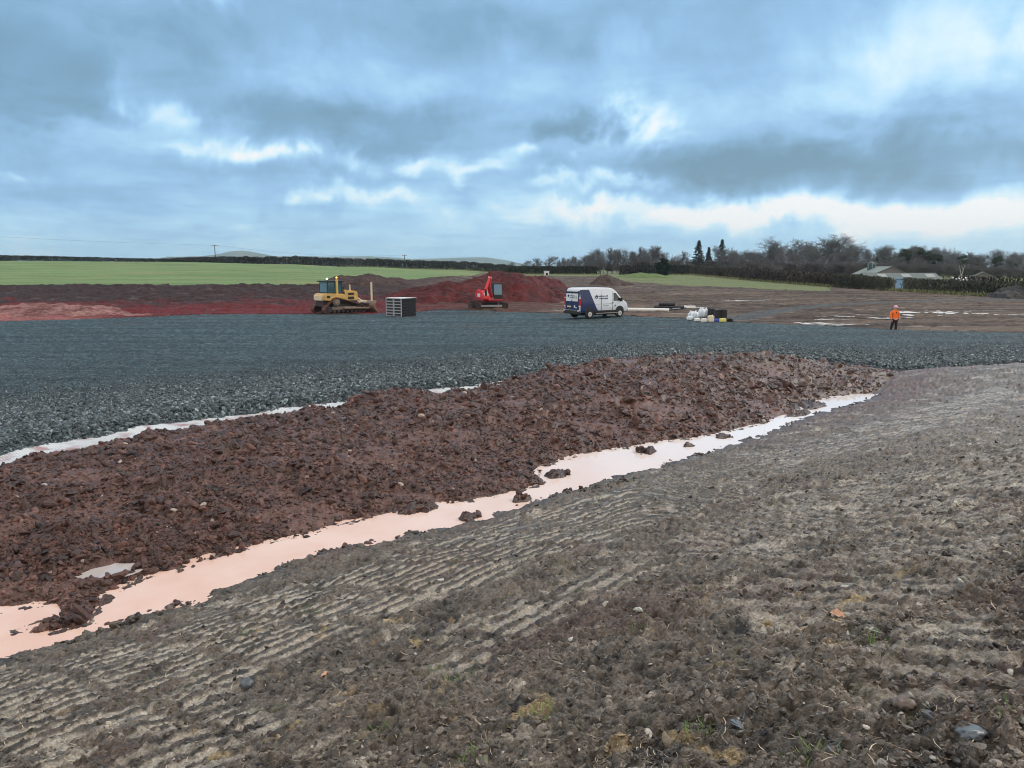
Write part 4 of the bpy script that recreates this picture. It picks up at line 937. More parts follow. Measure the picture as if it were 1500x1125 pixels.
def sidepoly(name, pts, mat, parent, sgn=-1, off=.006, th=.012):
    bm = bmesh.new(); A = [bm.verts.new((x, sgn * (wy(z) + off), z)) for x, z in pts]; B = [bm.verts.new((x, sgn * (wy(z) + off - th), z)) for x, z in pts]; n = len(pts)
    bm.faces.new(A); bm.faces.new(B[::-1]); [bm.faces.new((A[i], B[i], B[(i + 1) % n], A[(i + 1) % n])) for i in range(n)]
    bmesh.ops.recalc_face_normals(bm, faces=bm.faces[:]); bmesh.ops.triangulate(bm, faces=[f for f in bm.faces if len(f.verts) > 4])
    me = bpy.data.meshes.new(name); bm.to_mesh(me); bm.free(); me.materials.append(mat); o = bpy.data.objects.new(name, me); COL.objects.link(o); o.parent = parent; return o
def dense(pts, step=.12):            # follow the curved side
    out = []
    for i, (x, z) in enumerate(pts):
        x2, z2 = pts[(i + 1) % len(pts)]; k = max(1, int(math.hypot(x2 - x, z2 - z) / step)); out += [(x + (x2 - x) * j / k, z + (z2 - z) * j / k) for j in range(k)]
    return out
for sg in (-1, 1):
    def strip(name, xa, xb, z0, z1, mat, off, par=vb):     # quads between two x(z) curves
        bm = bmesh.new(); zs = np.linspace(z0, z1, 12); prev = None
        for z in zs:
            y = sg * (wy(z) + off); cur = [bm.verts.new((xa(z), y, z)), bm.verts.new((xb(z), y, z)), bm.verts.new((xa(z), sg * (wy(z) - .03), z)), bm.verts.new((xb(z), sg * (wy(z) - .03), z))]
            if prev: bm.faces.new((prev[0], prev[1], cur[1], cur[0])); bm.faces.new((prev[1], prev[3], cur[3], cur[1])); bm.faces.new((prev[2], prev[0], cur[0], cur[2]))
            prev = cur
        bmesh.ops.recalc_face_normals(bm, faces=bm.faces[:]); me = bpy.data.meshes.new(name); bm.to_mesh(me); bm.free(); me.materials.append(mat); o = bpy.data.objects.new(name, me); COL.objects.link(o); o.parent = par; return o
    strip('navy_panel', lambda z: -2.58, lambda z: -.60 - 1.05 * (max(0, z - .5) / 1.85) ** .8, .50, 2.36, navy, .008)
    strip('sill_trim', lambda z: -1.1, lambda z: 1.35, .48, .64, blackp, .012)
    strip('side_window', lambda z: 1.02, lambda z: min(1.92 - 1.0 * (z - 1.40), 1.92), 1.40, 2.05, darkglass, .012)
    MB().box((.25, sg * 1.0, .40), (2.4, .10, .07), .02).build('side_step', steel, van)
    MB().box((1.78, sg * 1.13, 1.50), (.12, .20, .32), .04).box((1.80, sg * 1.0, 1.42), (.06, .16, .06), .01).build('door_mirror', blackp, van)
    strip('door_handle', lambda z: .82, lambda z: 1.0, 1.22, 1.27, blackp, .02)
    strip('panel_seam', lambda z: .92, lambda z: .935, .66, 2.2, blackp, .006); strip('panel_seam', lambda z: -.35, lambda z: -.335, .66, 2.3, blackp, .006)
    strip('slide_rail', lambda z: -1.1, lambda z: .9, 1.16, 1.185, steel, .01)
    for xx in (-1.62, 1.72):
        a_ = MB().cyl((xx, sg * .93, .50), .47, .17, 'Y', 28).build('wheel_arch', blackp, van)
        w = MB().cyl((0, 0, 0), .36, .24, 'Y', 28, bev=.04).build('wheel', tyre_m, van); w.location = (xx, sg * .92, .355)
        MB().cyl((0, sg * .11, 0), .215, .06, 'Y', 20, bev=.02).build('rim', rimw, w); MB().cyl((0, sg * .145, 0), .07, .03, 'Y', 12).build('hub_cap', steel, w)
# writing on the side: roundel with two rows of small blue lettering (too small to read in the photo)
def lettering(name, xs, zs, w, hgt, rows_, parent, place):
    rr = random.Random(5)
    m = MB()
    for r_ in range(rows_):
        x = 0
        while x < w:
            wd = rr.uniform(.035, .06); hh = hgt * rr.choice((.62, .62, .7, 1.0))
            if rr.random() > .12: place(m, xs + x, zs - r_ * hgt * 1.75, wd * .72, hh)
            x += wd
    return m.build(name, inkm, parent)
pl = lambda m, x, z, w, h: m.box((x, -(wy(z) + .012), z + h / 2), (w, .012, h), 0)
lettering('lettering', -.62, 1.78, 1.0, .11, 2, vb, pl)
MB().cyl((-.86, -(wy(1.75) + .012), 1.76), .145, .012, 'Y', 24).build('roundel_logo', navy, vb); MB().box((-.90, -(wy(1.7) + .022), 1.70), (.20, .01, .07), 0, ('Y', R(-40))).build('roundel_mark', vwhite, vb)
pl2 = lambda m, x, z, w, h: m.box((x, -(wy(z) + .012), z + h / 2), (w * .6, .012, h * .6), 0)
lettering('small_lettering', -.15, 1.02, .62, .08, 1, vb, pl2)
MB().cyl((1.2, -(wy(1.0) + .012), 1.0), .05, .012, 'Y', 12).build('door_emblem', inkm, vb)
# rear
def rx(z): return -2.66 + .05 * max(0, (z - 1.0)) * .9
rear = MB().box((rx(1.55) - .012, 0, 1.42), (.05, 1.72, 1.74), .02, ('Y', R(2.6))).build('rear_doors', navy, van)
MB().box((rx(1.75) - .045, .02, 1.74), (.03, 1.50, .64), .06, ('Y', R(3))).build('white_door_panel', vwhite, rear)
MB().box((rx(2.2) - .04, 0, 2.26), (.04, 1.46, .10), .02).build('roof_bar', vwhite, rear); MB().box((rx(2.13) - .045, 0, 2.135), (.04, 1.50, .055), .01).build('gutter', blackp, rear)
MB().box((rx(1.4) - .055, 0, 1.5), (.02, .012, 1.5), 0).build('door_gap', blackp, rear)
plr = lambda m, x, z, w, h: m.box((rx(z) - .066, -x, z + h / 2), (.012, w, h), 0)
lettering('lettering', -.28, 1.83, .86, .09, 2, rear, plr); MB().cyl((rx(1.84) - .066, .48, 1.86), .10, .012, 'X', 20).build('roundel_logo', navy, rear); MB().box((rx(1.5) - .07, 0, 1.50), (.03, .10, .08), .01).build('door_handle', blackp, rear)
MB().box((rx(.9) - .05, .35, .98), (.02, .52, .13), .005).build('number_plate', paint('plate', (.72, .62, .25), .4, 0, .3), van)
MB().box((rx(1) - .05, -.35, 1.0), (.02, .16, .2), .005).box((rx(1) - .05, -.52, .9), (.02, .22, .07), .005).build('door_sticker', vwhite, rear)
MB().box((-2.70, 0, .52), (.22, 1.96, .26), .05).build('rear_bumper', blackp, van); MB().box((-2.72, .1, .70), (.16, 1.5, .045), .01).build('bumper_step', steel, van)
for sy in (-1, 1): l_ = MB().box((-2.63, sy * .93, 1.30), (.12, .13, .72), .03).build('tail_lamp', redl, van); MB().box((-2.645, sy * .93, 1.02), (.12, .135, .13), .02).build('reversing_lens', pale_l, l_); MB().box((-2.64, sy * .93, 1.70), (.1, .12, .10), .02).build('marker_lens', pale_l, l_); MB().box((-2.78, sy * .90, .66), (.08, .16, .09), .02).build('bumper_lamp', pale_l, van)
MB().box((2.62, 0, .58), (.16, 1.9, .28), .06).build('front_bumper', blackp, van); MB().box((2.62, 0, .98), (.10, 1.1, .20), .03).build('grille', blackp, van)
for sy in (-1, 1): MB().box((2.44, sy * .80, 1.10), (.34, .26, .22), .06).build('headlight', pale_l, van)
def scr():
    bm = bmesh.new(); P = [(1.40, 2.15, .80), (2.00, 1.56, .90)]
    v = [bm.verts.new((1.40 + .012, -.78, 2.165)), bm.verts.new((1.40 + .012, .78, 2.165)), bm.verts.new((2.0 + .012, .88, 1.565)), bm.verts.new((2.0 + .012, -.88, 1.565))]; f = bm.faces.new(v); r = bmesh.ops.extrude_face_region(bm, geom=[f])
    for q in r['geom']:
        if isinstance(q, bmesh.types.BMVert): q.co += Vector((-.03, 0, -.03))
    bmesh.ops.recalc_face_normals(bm, faces=bm.faces[:]); me = bpy.data.meshes.new('windscreen'); bm.to_mesh(me); bm.free(); me.materials.append(darkglass); o = bpy.data.objects.new('windscreen', me); COL.objects.link(o); o.parent = van
scr()
MB().box((0, 0, .36), (4.4, 1.4, .22), .03).build('underbody', blackp, van)
# ---------------------------------------------------------------- person
hiv = paint('hi_vis_orange', (1.0, .19, .02), .7, 0, .06, (.4, .1, .03), 3); band = paint('reflective_band', (.62, .50, .46), .35, 0, .05); trou = paint('dark_trousers', (.016, .017, .024), .8, 0, .2, (.05, .04, .035), 6); skin = paint('skin', (.55, .30, .22), .5, 0, 0); hat = paint('pink_hard_hat', (.80, .42, .55), .3, 0, .05)
boot = paint('boots', (.05, .04, .036), .7, 0, .5, (.10, .08, .07), 8)
p = at(1309.5, 482, 0); pe = thing('person', 'person in orange hi vis jacket, pink hard hat and dark trousers walking on the gravel', 'person', (p.x, p.y, tz(p.x, p.y, False) + .01), R(8), scale=1.03)
def skinned(name, V, E, rad, mat, parent, root=0, sub=2):
    me = bpy.data.meshes.new(name); me.from_pydata(V, E, []); o = bpy.data.objects.new(name, me); COL.objects.link(o); me.materials.append(mat); o.parent = parent
    o.modifiers.new('skin', 'SKIN'); sv_ = me.skin_vertices[0].data
    for i, r_ in enumerate(rad): sv_[i].radius = r_ if isinstance(r_, tuple) else (r_, r_); sv_[i].use_root = (i == root)
    s_ = o.modifiers.new('sub', 'SUBSURF'); s_.levels = s_.render_levels = sub
    for f in me.polygons: f.use_smooth = True
    return o
# whole figure (skin) with hands and face; clothing as children
V = [(0, 0, .95), (0, .01, 1.15), (0, .02, 1.38), (0, .01, 1.50), (0, -.02, 1.60), (0, -.03, 1.72),
     (.20, .01, 1.43), (.29, .03, 1.18), (.27, -.08, .95), (.265, -.11, .87), (-.20, .01, 1.43), (-.30, .02, 1.18), (-.28, -.07, .95), (-.275, -.10, .87),
     (.10, 0, .90), (.12, -.03, .50), (.12, .02, .10), (.12, -.12, .05), (-.10, 0, .90), (-.13, .06, .50), (-.14, .16, .12), (-.14, .04, .06)]
E = [(0, 1), (1, 2), (2, 3), (3, 4), (4, 5), (2, 6), (6, 7), (7, 8), (8, 9), (2, 10), (10, 11), (11, 12), (12, 13), (0, 14), (14, 15), (15, 16), (16, 17), (0, 18), (18, 19), (19, 20), (20, 21)]
rd = [.13, .12, .14, .055, .085, .07, .065, .045, .03, .028, .065, .045, .03, .028, .085, .055, .04, .035, .085, .055, .04, .035]
body = skinned('body', V, E, rd, skin, pe)
for sx, hx in ((1, .265), (-1, -.275)):
    hv, he, hr = [(hx, -.11, .87), (hx, -.12, .82)], [(0, 1)], [.03, .034]
    for k, (dx_, ln) in enumerate(((-.028, .075), (-.010, .088), (.010, .082), (.028, .062))):
        b0 = len(hv); hv += [(hx + sx * .0, -.12 + dx_, .795), (hx - sx * .01, -.125 + dx_, .795 - ln * .5), (hx - sx * .028, -.128 + dx_, .795 - ln)]; he += [(1, b0), (b0, b0 + 1), (b0 + 1, b0 + 2)]; hr += [.010, .009, .008]
    b0 = len(hv); hv += [(hx - sx * .01, -.155, .835), (hx - sx * .025, -.172, .80)]; he += [(1, b0), (b0, b0 + 1)]; hr += [.012, .009]
    skinned('hand', hv, he, hr, skin, body, 1, 1)
MB().sphere((0, -.125, 1.66), .018, (1, 1.2, 1.3)).build('nose', skin, body, True)
for sx in (-1, 1): MB().sphere((sx * .033, -.108, 1.685), .011).build('eye', trou, body, True); MB().sphere((sx * .088, -.02, 1.67), .022, (.5, 1, 1.4)).build('ear', skin, body, True)
MB().box((0, -.112, 1.615), (.05, .012, .010), .003).build('mouth', redd, body)
JV = [(0, 0, .80), (0, .01, 1.0), (0, .01, 1.2), (0, .02, 1.40), (0, .01, 1.50), (.21, .01, 1.42), (.30, .03, 1.18), (.275, -.07, .96), (-.21, .01, 1.42), (-.31, .02, 1.18), (-.285, -.06, .96)]
JE = [(0, 1), (1, 2), (2, 3), (3, 4), (3, 5), (5, 6), (6, 7), (3, 8), (8, 9), (9, 10)]
jk = skinned('jacket', JV, JE, [(.215, .16), (.205, .165), (.205, .165), (.20, .15), (.10, .10), (.10, .10), (.075, .075), (.062, .062), (.10, .10), (.075, .075), (.062, .062)], hiv, pe, 1)
MB().cyl((0, .01, .93), 1, .055, Matrix.Diagonal((.205, .172, 1, 1)) @ Matrix.Identity(4), 24).build('reflective_band', band, jk)
MB().sphere((0, .03, 1.50), .11, (1.1, 1, .6)).build('hood', hiv, jk, True); MB().box((0, -.155, 1.36), (.07, .02, .10), .01).build('collar_opening', trou, jk)
skinned('trousers', [(0, 0, .93), (.10, 0, .84), (.12, -.03, .50), (.12, .02, .14), (-.10, 0, .84), (-.13, .06, .50), (-.14, .15, .16)], [(0, 1), (1, 2), (2, 3), (0, 4), (4, 5), (5, 6)], [.16, .12, .085, .075, .12, .085, .075], trou, pe)
MB().box((.12, -.05, .055), (.11, .29, .11), .035).build('boot', boot, pe); MB().box((-.14, .09, .065), (.11, .29, .11), .035, ('X', R(-14))).build('boot', boot, pe)
hm = MB().sphere((0, -.01, 1.735), .135, (.95, 1.12, .85), 3); hm.box((0, -.13, 1.715), (.20, .12, .018), .008); hm.build('hard_hat', hat, pe, True)
# ---------------------------------------------------------------- strapped stack of crates
crate_b = paint('black_crate_plastic', (.010, .011, .013), .5, 0, .2, (.05, .04, .04), 6); crate_f = paint('grey_crate_rim', (.38, .41, .46), .5, 0, .3, (.2, .17, .16), 6)
p0 = at(588.5, 464.2, 0); th = R(-37); exv = Vector((math.cos(th), math.sin(th), 0)); eyv = Vector((-math.sin(th), math.cos(th), 0))
CW, CD, CH = .93, 1.78, .252
def mkcrate():
    t = thing('crate', 'x', 'crate', (0, 0, 0), th, 'crates in the strapped stack beside the bulldozer')
    b = MB(); b.box((0, CD / 2, CH / 2), (CW - .02, CD - .02, CH - .03), .01)
    for k in range(9): b.box((0, .12 + k * (CD - .24) / 8, CH / 2), (CW + .004, .045, CH - .012), .006)
    b.build('body', crate_b, t); r_ = MB()
    for zz in (.022, CH - .022): r_.box((0, -.012, zz), (CW, .05, .040), .006)
    for xx in (-CW / 2 + .03, CW / 2 - .03): r_.box((xx, -.014, CH / 2), (.062, .055, CH), .006)
    r_.build('front_rim', crate_f, t); return t
names = ['lowest', 'second from bottom', 'third from bottom', 'third from top', 'second from top', 'top']
cr0 = None
for col_ in range(2):
    for lv in range(6):
        pos = p0 - exv * (CW * (1.5 if col_ == 0 else .5) + .02 * (1 - col_)) + Vector((0, 0, .03 + lv * (CH + .002)))
        lab = f'black plastic crate with grey rim, {names[lv]} in the {"left" if col_ == 0 else "right"} column of the stack'
        if cr0 is None: cr0 = mkcrate(); cr0.location = pos; cr0['label'] = lab
        else: dup(cr0, pos, th, None, lab)
lid = thing('crate_cover', 'thin pale sheet lying over the top of the crate stack', 'sheet', tuple(p0 - exv * CW + Vector((0, 0, .03 + 6 * (CH + .002)))), th)
MB().box((0, CD / 2 - .02, .02), (CW * 2 + .10, CD + .08, .030), .012).build('sheet', paint('pale_sheet', (.74, .78, .84), .4, 0, .15), lid); MB().box((-.55, .2, .05), (.5, .5, .03), .01).box((.2, .9, .05), (.6, .9, .03), .01).build('folds', whitep, lid)
# ---------------------------------------------------------------- heap of supplies
bagm = paint('woven_bag', (.66, .76, .84), .55, 0, .3, (.35, .40, .45), 9); drum_m = paint('black_drum_plastic', (.012, .014, .018), .4, 0, .15, (.04, .04, .04), 5); bluem = paint('blue_plastic', (.05, .09, .55), .4, 0, .15); yel_m = paint('yellow_plastic', (.75, .72, .22), .4, 0, .15)
jerry = paint('white_jerrycan_plastic', (.80, .82, .80), .4, 0, .12, (.4, .36, .3), 4); beige = paint('cream_plastic', (.78, .70, .52), .45, 0, .2, (.4, .33, .25), 4)
def bag(px, py, w, h, label, seed):
    p = at(px, py, 0); t = thing('bulk_bag', label, 'bag', (p.x, p.y, .02), RG.uniform(-.4, .4), 'crumpled white bags in the supply heap')
    bm = bmesh.new(); bmesh.ops.create_icosphere(bm, subdivisions=4, radius=1)
    V = np.array([v.co[:] for v in bm.verts]); r_ = np.random.default_rng(seed); ph = r_.uniform(0, 6, 8)
    a = np.arctan2(V[:, 1], V[:, 0]); d = .10 * np.sin(5 * a + ph[0] + 2 * V[:, 2]) + .09 * np.sin(9 * a + ph[1] - 3 * V[:, 2]) + .12 * fbm(V[:, 0] * 2.5 + V[:, 2], V[:, 1] * 2.5 - V[:, 2], seed, 3)
    zz = np.sign(V[:, 2]) * np.abs(V[:, 2]) ** .7
    for v, dd, z_, q in zip(bm.verts, d, zz, V): v.co = Vector((q[0] * (1 + dd) * w / 2, q[1] * (1 + dd) * w * .42, (z_ * .5 + .5) * h * (1 + .6 * dd * (q[2] > 0))))
    me = bpy.data.meshes.new('sack'); bm.to_mesh(me); bm.free(); me.materials.append(bagm); o = bpy.data.objects.new('sack', me); COL.objects.link(o); o.parent = t
    for f in me.polygons: f.use_smooth = True
    for sx in (-1, 1): MB().rod((sx * w * .22, 0, h * .85), (sx * w * .30, .04, h * 1.18), .05, .02).rod((sx * w * .30, .04, h * 1.18), (sx * w * .14, .06, h * .9), .03, .02).build('lifting_loop', bagm, t, True)
bag(1015.5, 468, .80, .62, 'crumpled white bulk bag at the left end of the supply heap', 3); bag(1030, 466.5, .86, .78, 'taller crumpled white bulk bag beside the black drums', 6); bag(1010, 470, .45, .35, 'small slumped white bag at the foot of the leftmost bulk bag', 9)
def can(px, py, w, d, h, mat, label, rz=0, tip=0):
    p = at(px, py, 0); t = thing('jerrycan', label, 'jerrycan', (p.x, p.y, .03), rz)
    b = MB().box((0, 0, h * .45), (w, d, h * .9), .05).build('body', mat, t); MB().cyl((w * .3, 0, h * .95), .045, .09, 'Z', 12).build('cap', mat, t); MB().bar((-w * .3, 0, h * .93), (w * .12, 0, h * .93), .05, .05, .015).build('handle', mat, t)
can(1021, 471.3, .46, .28, .26, jerry, 'white jerrycan in front of the leftmost bulk bag', .2); can(1031, 472, .44, .30, .28, jerry, 'white jerrycan in front of the taller bulk bag', -.5); can(1041, 471.8, .44, .36, .52, beige, 'tall cream jerrycan in front of the black drums', .15)
can(1049, 471.8, .36, .26, .24, bluem, 'low blue jerrycan between the cream and yellow ones', .1); can(1058.5, 472, .52, .32, .28, yel_m, 'yellow and white jerrycan at the right of the heap', -.1)
def drum(px, py, r_, h, label, wid=None):
    p = at(px, py, 0); t = thing('drum', label, 'drum', (p.x, p.y, .02), RG.uniform(0, 3), 'black drums in the supply heap')
    b = MB().cyl((0, 0, h / 2), r_, h, 'Z', 28, bev=.04)
    for z_ in (.33, .66): b.cyl((0, 0, h * z_), r_ + .015, .045, 'Z', 28, bev=.015)
    b = b.build('barrel', drum_m, t, True); b.data.set_sharp_from_angle(angle=R(40)); MB().cyl((0, 0, h + .01), r_ * .9, .03, 'Z', 24).cyl((r_ * .5, 0, h + .03), .05, .03, 'Z', 12).build('lid', drum_m, t)
drum(1041.5, 467, .30, .82, 'black drum standing behind the cream jerrycan'); drum(1051.5, 469, .28, .80, 'black drum behind the blue jerrycan'); drum(1059.5, 469, .29, .82, 'rightmost black drum, behind the yellow jerrycan')
p = at(1069, 471.5, 0); t = thing('pipe_coil', 'low coil of black pipe at the right end of the supply heap', 'pipe coil', (p.x, p.y, .02), .3)
def torus(mb, c, Rm, r_, n=28, k=10):
    v = [[mb.bm.verts.new((c[0] + (Rm + r_ * math.cos(b)) * math.cos(a), c[1] + (Rm + r_ * math.cos(b)) * math.sin(a), c[2] + r_ * math.sin(b))) for b in np.linspace(0, 2 * math.pi, k, endpoint=False)] for a in np.linspace(0, 2 * math.pi, n, endpoint=False)]
    for i in range(n):
        for j in range(k): mb.bm.faces.new((v[i][j], v[(i + 1) % n][j], v[(i + 1) % n][(j + 1) % k], v[i][(j + 1) % k]))
    return mb
m = MB(); [torus(m, (0, 0, .05 + .085 * k), .25 - .01 * k, .045) for k in range(3)]; m.build('coil', drum_m, t, True)
# membrane rolls, white roll, boards
rollm = paint('black_membrane', (.022, .025, .032), .38, 0, .35, (.07, .06, .06), 2); wroll = paint('white_wrap', (.76, .79, .78), .5, 0, .2, (.4, .36, .32), 2)
def roll(px0, py0, px1, py1, r_, z, mat, label, core=True):
    a, b = at(px0, py0, max(z - r_, 0)), at(px1, py1, max(z - r_, 0)); a.z = b.z = z; mid = (a + b) / 2; d = (b - a); ang = math.atan2(d.y, d.x); ln = d.length
    t = thing('membrane_roll', label, 'roll', (mid.x, mid.y, z - r_), ang, 'rolls of membrane behind the supply heap')
    n, k = 40, 32; m = MB(); pv = None; rr = np.random.default_rng(int(px0))
    for i in range(n + 1):
        x = -ln / 2 + ln * i / n; f = 1 + .05 * math.sin(i * .9 + px0) * rr.uniform(.3, 1); cur = [m.bm.verts.new((x, r_ * f * (1 + .03 * math.sin(3 * q)) * math.cos(q), r_ + r_ * f * .96 * math.sin(q))) for q in np.linspace(0, 2 * math.pi, k, endpoint=False)]
        if pv: [m.bm.faces.new((pv[j], cur[j], cur[(j + 1) % k], pv[(j + 1) % k])) for j in range(k)]
        else: m.bm.faces.new(cur)
        pv = cur
    m.bm.faces.new(pv[::-1]); bmesh.ops.recalc_face_normals(m.bm, faces=m.bm.faces[:]); o = m.build('roll', mat, t, True); o.data.set_sharp_from_angle(angle=R(50))
    for sx in (-1, 1): MB().cyl((sx * (ln / 2 + .01), 0, r_), r_ * .28, .06, 'X', 14).build('core_tube', dk if mat is wroll else steel, t)
    for sx in (-.3, .3): torus(MB(), (0, 0, 0), r_ * 1.02, .012, 28, 6).build('band', mat, t).matrix_local = Matrix.Translation((sx * ln, 0, r_)) @ Matrix.Rotation(R(90), 4, 'Y')
roll(919, 456.5, 980, 457.5, .19, .19, wroll, 'long white wrapped roll lying right of the van')
roll(958, 453.8, 1002, 454.2, .25, .25, rollm, 'lower black membrane roll carrying a second one'); roll(965, 448.5, 988, 448.5, .20, .66, rollm, 'upper black membrane roll lying on another black roll'); roll(978, 456.0, 1004, 453.6, .13, .13, rollm, 'thin black membrane roll lying in front of the stacked ones')
p = at(1008, 452, 0)
for k, (dx_, dy_, lab, ln) in enumerate(((-.1, .6, 'white board propped behind the black rolls', 1.9), (.7, .2, 'long thin white board on the mud right of the black rolls', 2.0))):
    t = thing('white_board', lab, 'board', (p.x + dx_, p.y + dy_, tz(p.x + dx_, p.y + dy_, False) + .06), R(-8 + 5 * k)); MB().box((0, 0, .10 if k == 0 else .03), (ln, .35, .22 if k == 0 else .06), .015).build('panel', whitep, t); MB().box((-.3, .0, .24 if k == 0 else .075), (.5, .2, .06 if k == 0 else .03), .01).build('loose_strip', cream, t)
# ---------------------------------------------------------------- spoil heaps
def heap(name, px, Y, wpx, dep, hgt, col1, col2, label, seed, rough=.35, lean=0, base=None, grass=False, power=1.35):
    X0 = (px - 750) / FPX * (Y * CP + .65); hw = wpx / FPX * Y; n = 130; g = np.linspace(-1.25, 1.25, n); A, B = np.meshgrid(g, g); X = X0 + A * hw; Yy = Y + B * dep
    r_ = np.sqrt(A ** 2 + B ** 2) + .22 * vnoise(A * 1.6 + seed, B * 1.6, seed) + .10 * vnoise(A * 4 + seed, B * 4, seed + 1)
    prof = np.clip(1 - r_ ** power, -.25, 1); prof = np.where(prof > 0, prof, prof * .4)
    zb = terrain(X.ravel(), Yy.ravel(), False).reshape(X.shape)
    prof = prof * (1 + lean * A); Z = zb + hgt * prof * (1 + .25 * vnoise(A * 2.2, B * 2.2, seed + 5)) + (prof > -.02) * rough * (1.6 * (billow(X * .6, Yy * .6, seed + 2, 5, .68) - .2) + .5 * fbm(X * .4, Yy * .4, seed + 3, 3)) * np.clip(prof * 4 + .1, 0, 1) - .12
    n2 = fbm(X * .5, Yy * .5, seed + 7, 4, .65); n3 = fbm(X * 2.2, Yy * 2.2, seed + 8, 3); c = lerpc(col1, col2, sm(n2 + .5 * n3, -.6, .7)).reshape(-1, 3)
    q = (np.arange(n - 1)[:, None] * n + np.arange(n - 1)[None]).ravel(); F = np.stack([q, q + 1, q + n + 1, q + n], 1); keep = (prof.ravel()[F] > -.06).any(1); F = F[keep]; ids, inv = np.unique(F.ravel(), return_inverse=True)
    V = np.stack([X.ravel(), Yy.ravel(), Z.ravel()], 1)[ids]
    o = np_mesh(name, V, inv.reshape(-1, 4), turf if grass else cut, np.c_[c, np.full(len(c), 0 if grass else .35)][ids]); tag(o, label, 'grass mound' if grass else 'spoil heap', None if grass else 'spoil heaps round the site')
heap('spoil_heap', 750, 99, 102, 12, 2.85, (.032, .0048, .006), (.115, .0135, .016), 'large dark red soil heap behind the red excavator', 601, .55, 0, None, False, 2.4)
heap('spoil_heap', 655, 92, 95, 9, 1.95, (.032, .005, .006), (.11, .014, .016), 'long low red soil ramp running left from the large red heap', 611, .5, .55, None, False, 1.8)
heap('spoil_heap', 812, 106, 52, 7, 1.55, (.016, .011, .011), (.060, .040, .035), 'lumpy dark brown heap between the red heap and the van', 621, .5)
heap('spoil_heap', 893, 172, 34, 10, 2.1, (.032, .019, .016), (.085, .052, .042), 'brown pointed soil heap beyond the roof of the van', 631, .4, -.2)
heap('spoil_heap', 1487, 103, 38, 5, 1.75, (.022, .024, .028), (.075, .078, .084), 'grey rubble heap before the hedge at the right edge', 641, .45)
heap('spoil_heap', 535, 112, 66, 8, 1.15, (.028, .017, .016), (.082, .052, .046), 'flat topped brown soil heap behind the bulldozer', 651, .35, 0, None, False, 2.8)
heap('spoil_heap', 60, 69, 150, 4.8, .68, (.10, .035, .036), (.36, .20, .19), 'pale pink clay heap along the gravel at the left', 661, .4, 0, None, False, 2.2)
heap('grass_mound', 945, 262, 45, 14, 1.5, (.085, .145, .055), (.15, .20, .085), 'low green grass mound in front of the clipped hedge', 671, .1, 0, None, True)
heap('spoil_heap', 800, 215, 30, 8, 1.2, (.06, .05, .045), (.16, .14, .12), 'small stony heap near the little white hut', 681, .35)
heap('spoil_heap', 945, 68.5, 34, 1.8, .28, (.09, .055, .045), (.20, .13, .105), 'low strip of brown earth in front of the white roll', 691, .12)
# ================================================================ hedges, trees, farm, poles
bark = attrmat('winter_twigs', 3, .2, .02, .85, .3, .6, .2); 
def segs_mesh(name, A, B, ra, rb, col, mat, parent=None, k=3):
    A, B = np.array(A), np.array(B); ra, rb = np.array(ra), np.array(rb); n = len(A); d = B - A; d /= np.linalg.norm(d, axis=1)[:, None] + 1e-9
    up = np.where(np.abs(d[:, 2:3]) > .9, [[1, 0, 0]], [[0, 0, 1]]); s = np.cross(d, up); s /= np.linalg.norm(s, axis=1)[:, None] + 1e-9; t = np.cross(d, s)
    an = 2 * np.pi * np.arange(k) / k; ring = np.cos(an)[None, :, None] * s[:, None] + np.sin(an)[None, :, None] * t[:, None]
    V = np.concatenate([A[:, None] + ring * ra[:, None, None], B[:, None] + ring * rb[:, None, None]], 1).reshape(-1, 3)
    j = np.arange(k); f = np.stack([j, (j + 1) % k, (j + 1) % k + k, j + k], 1); F = (f[None] + (np.arange(n) * 2 * k)[:, None, None]).reshape(-1, 4)
    c = np.repeat(np.asarray(col), 2 * k, 0); return np_mesh(name, V, F, mat, np.c_[c, np.zeros(len(c))], True, parent)
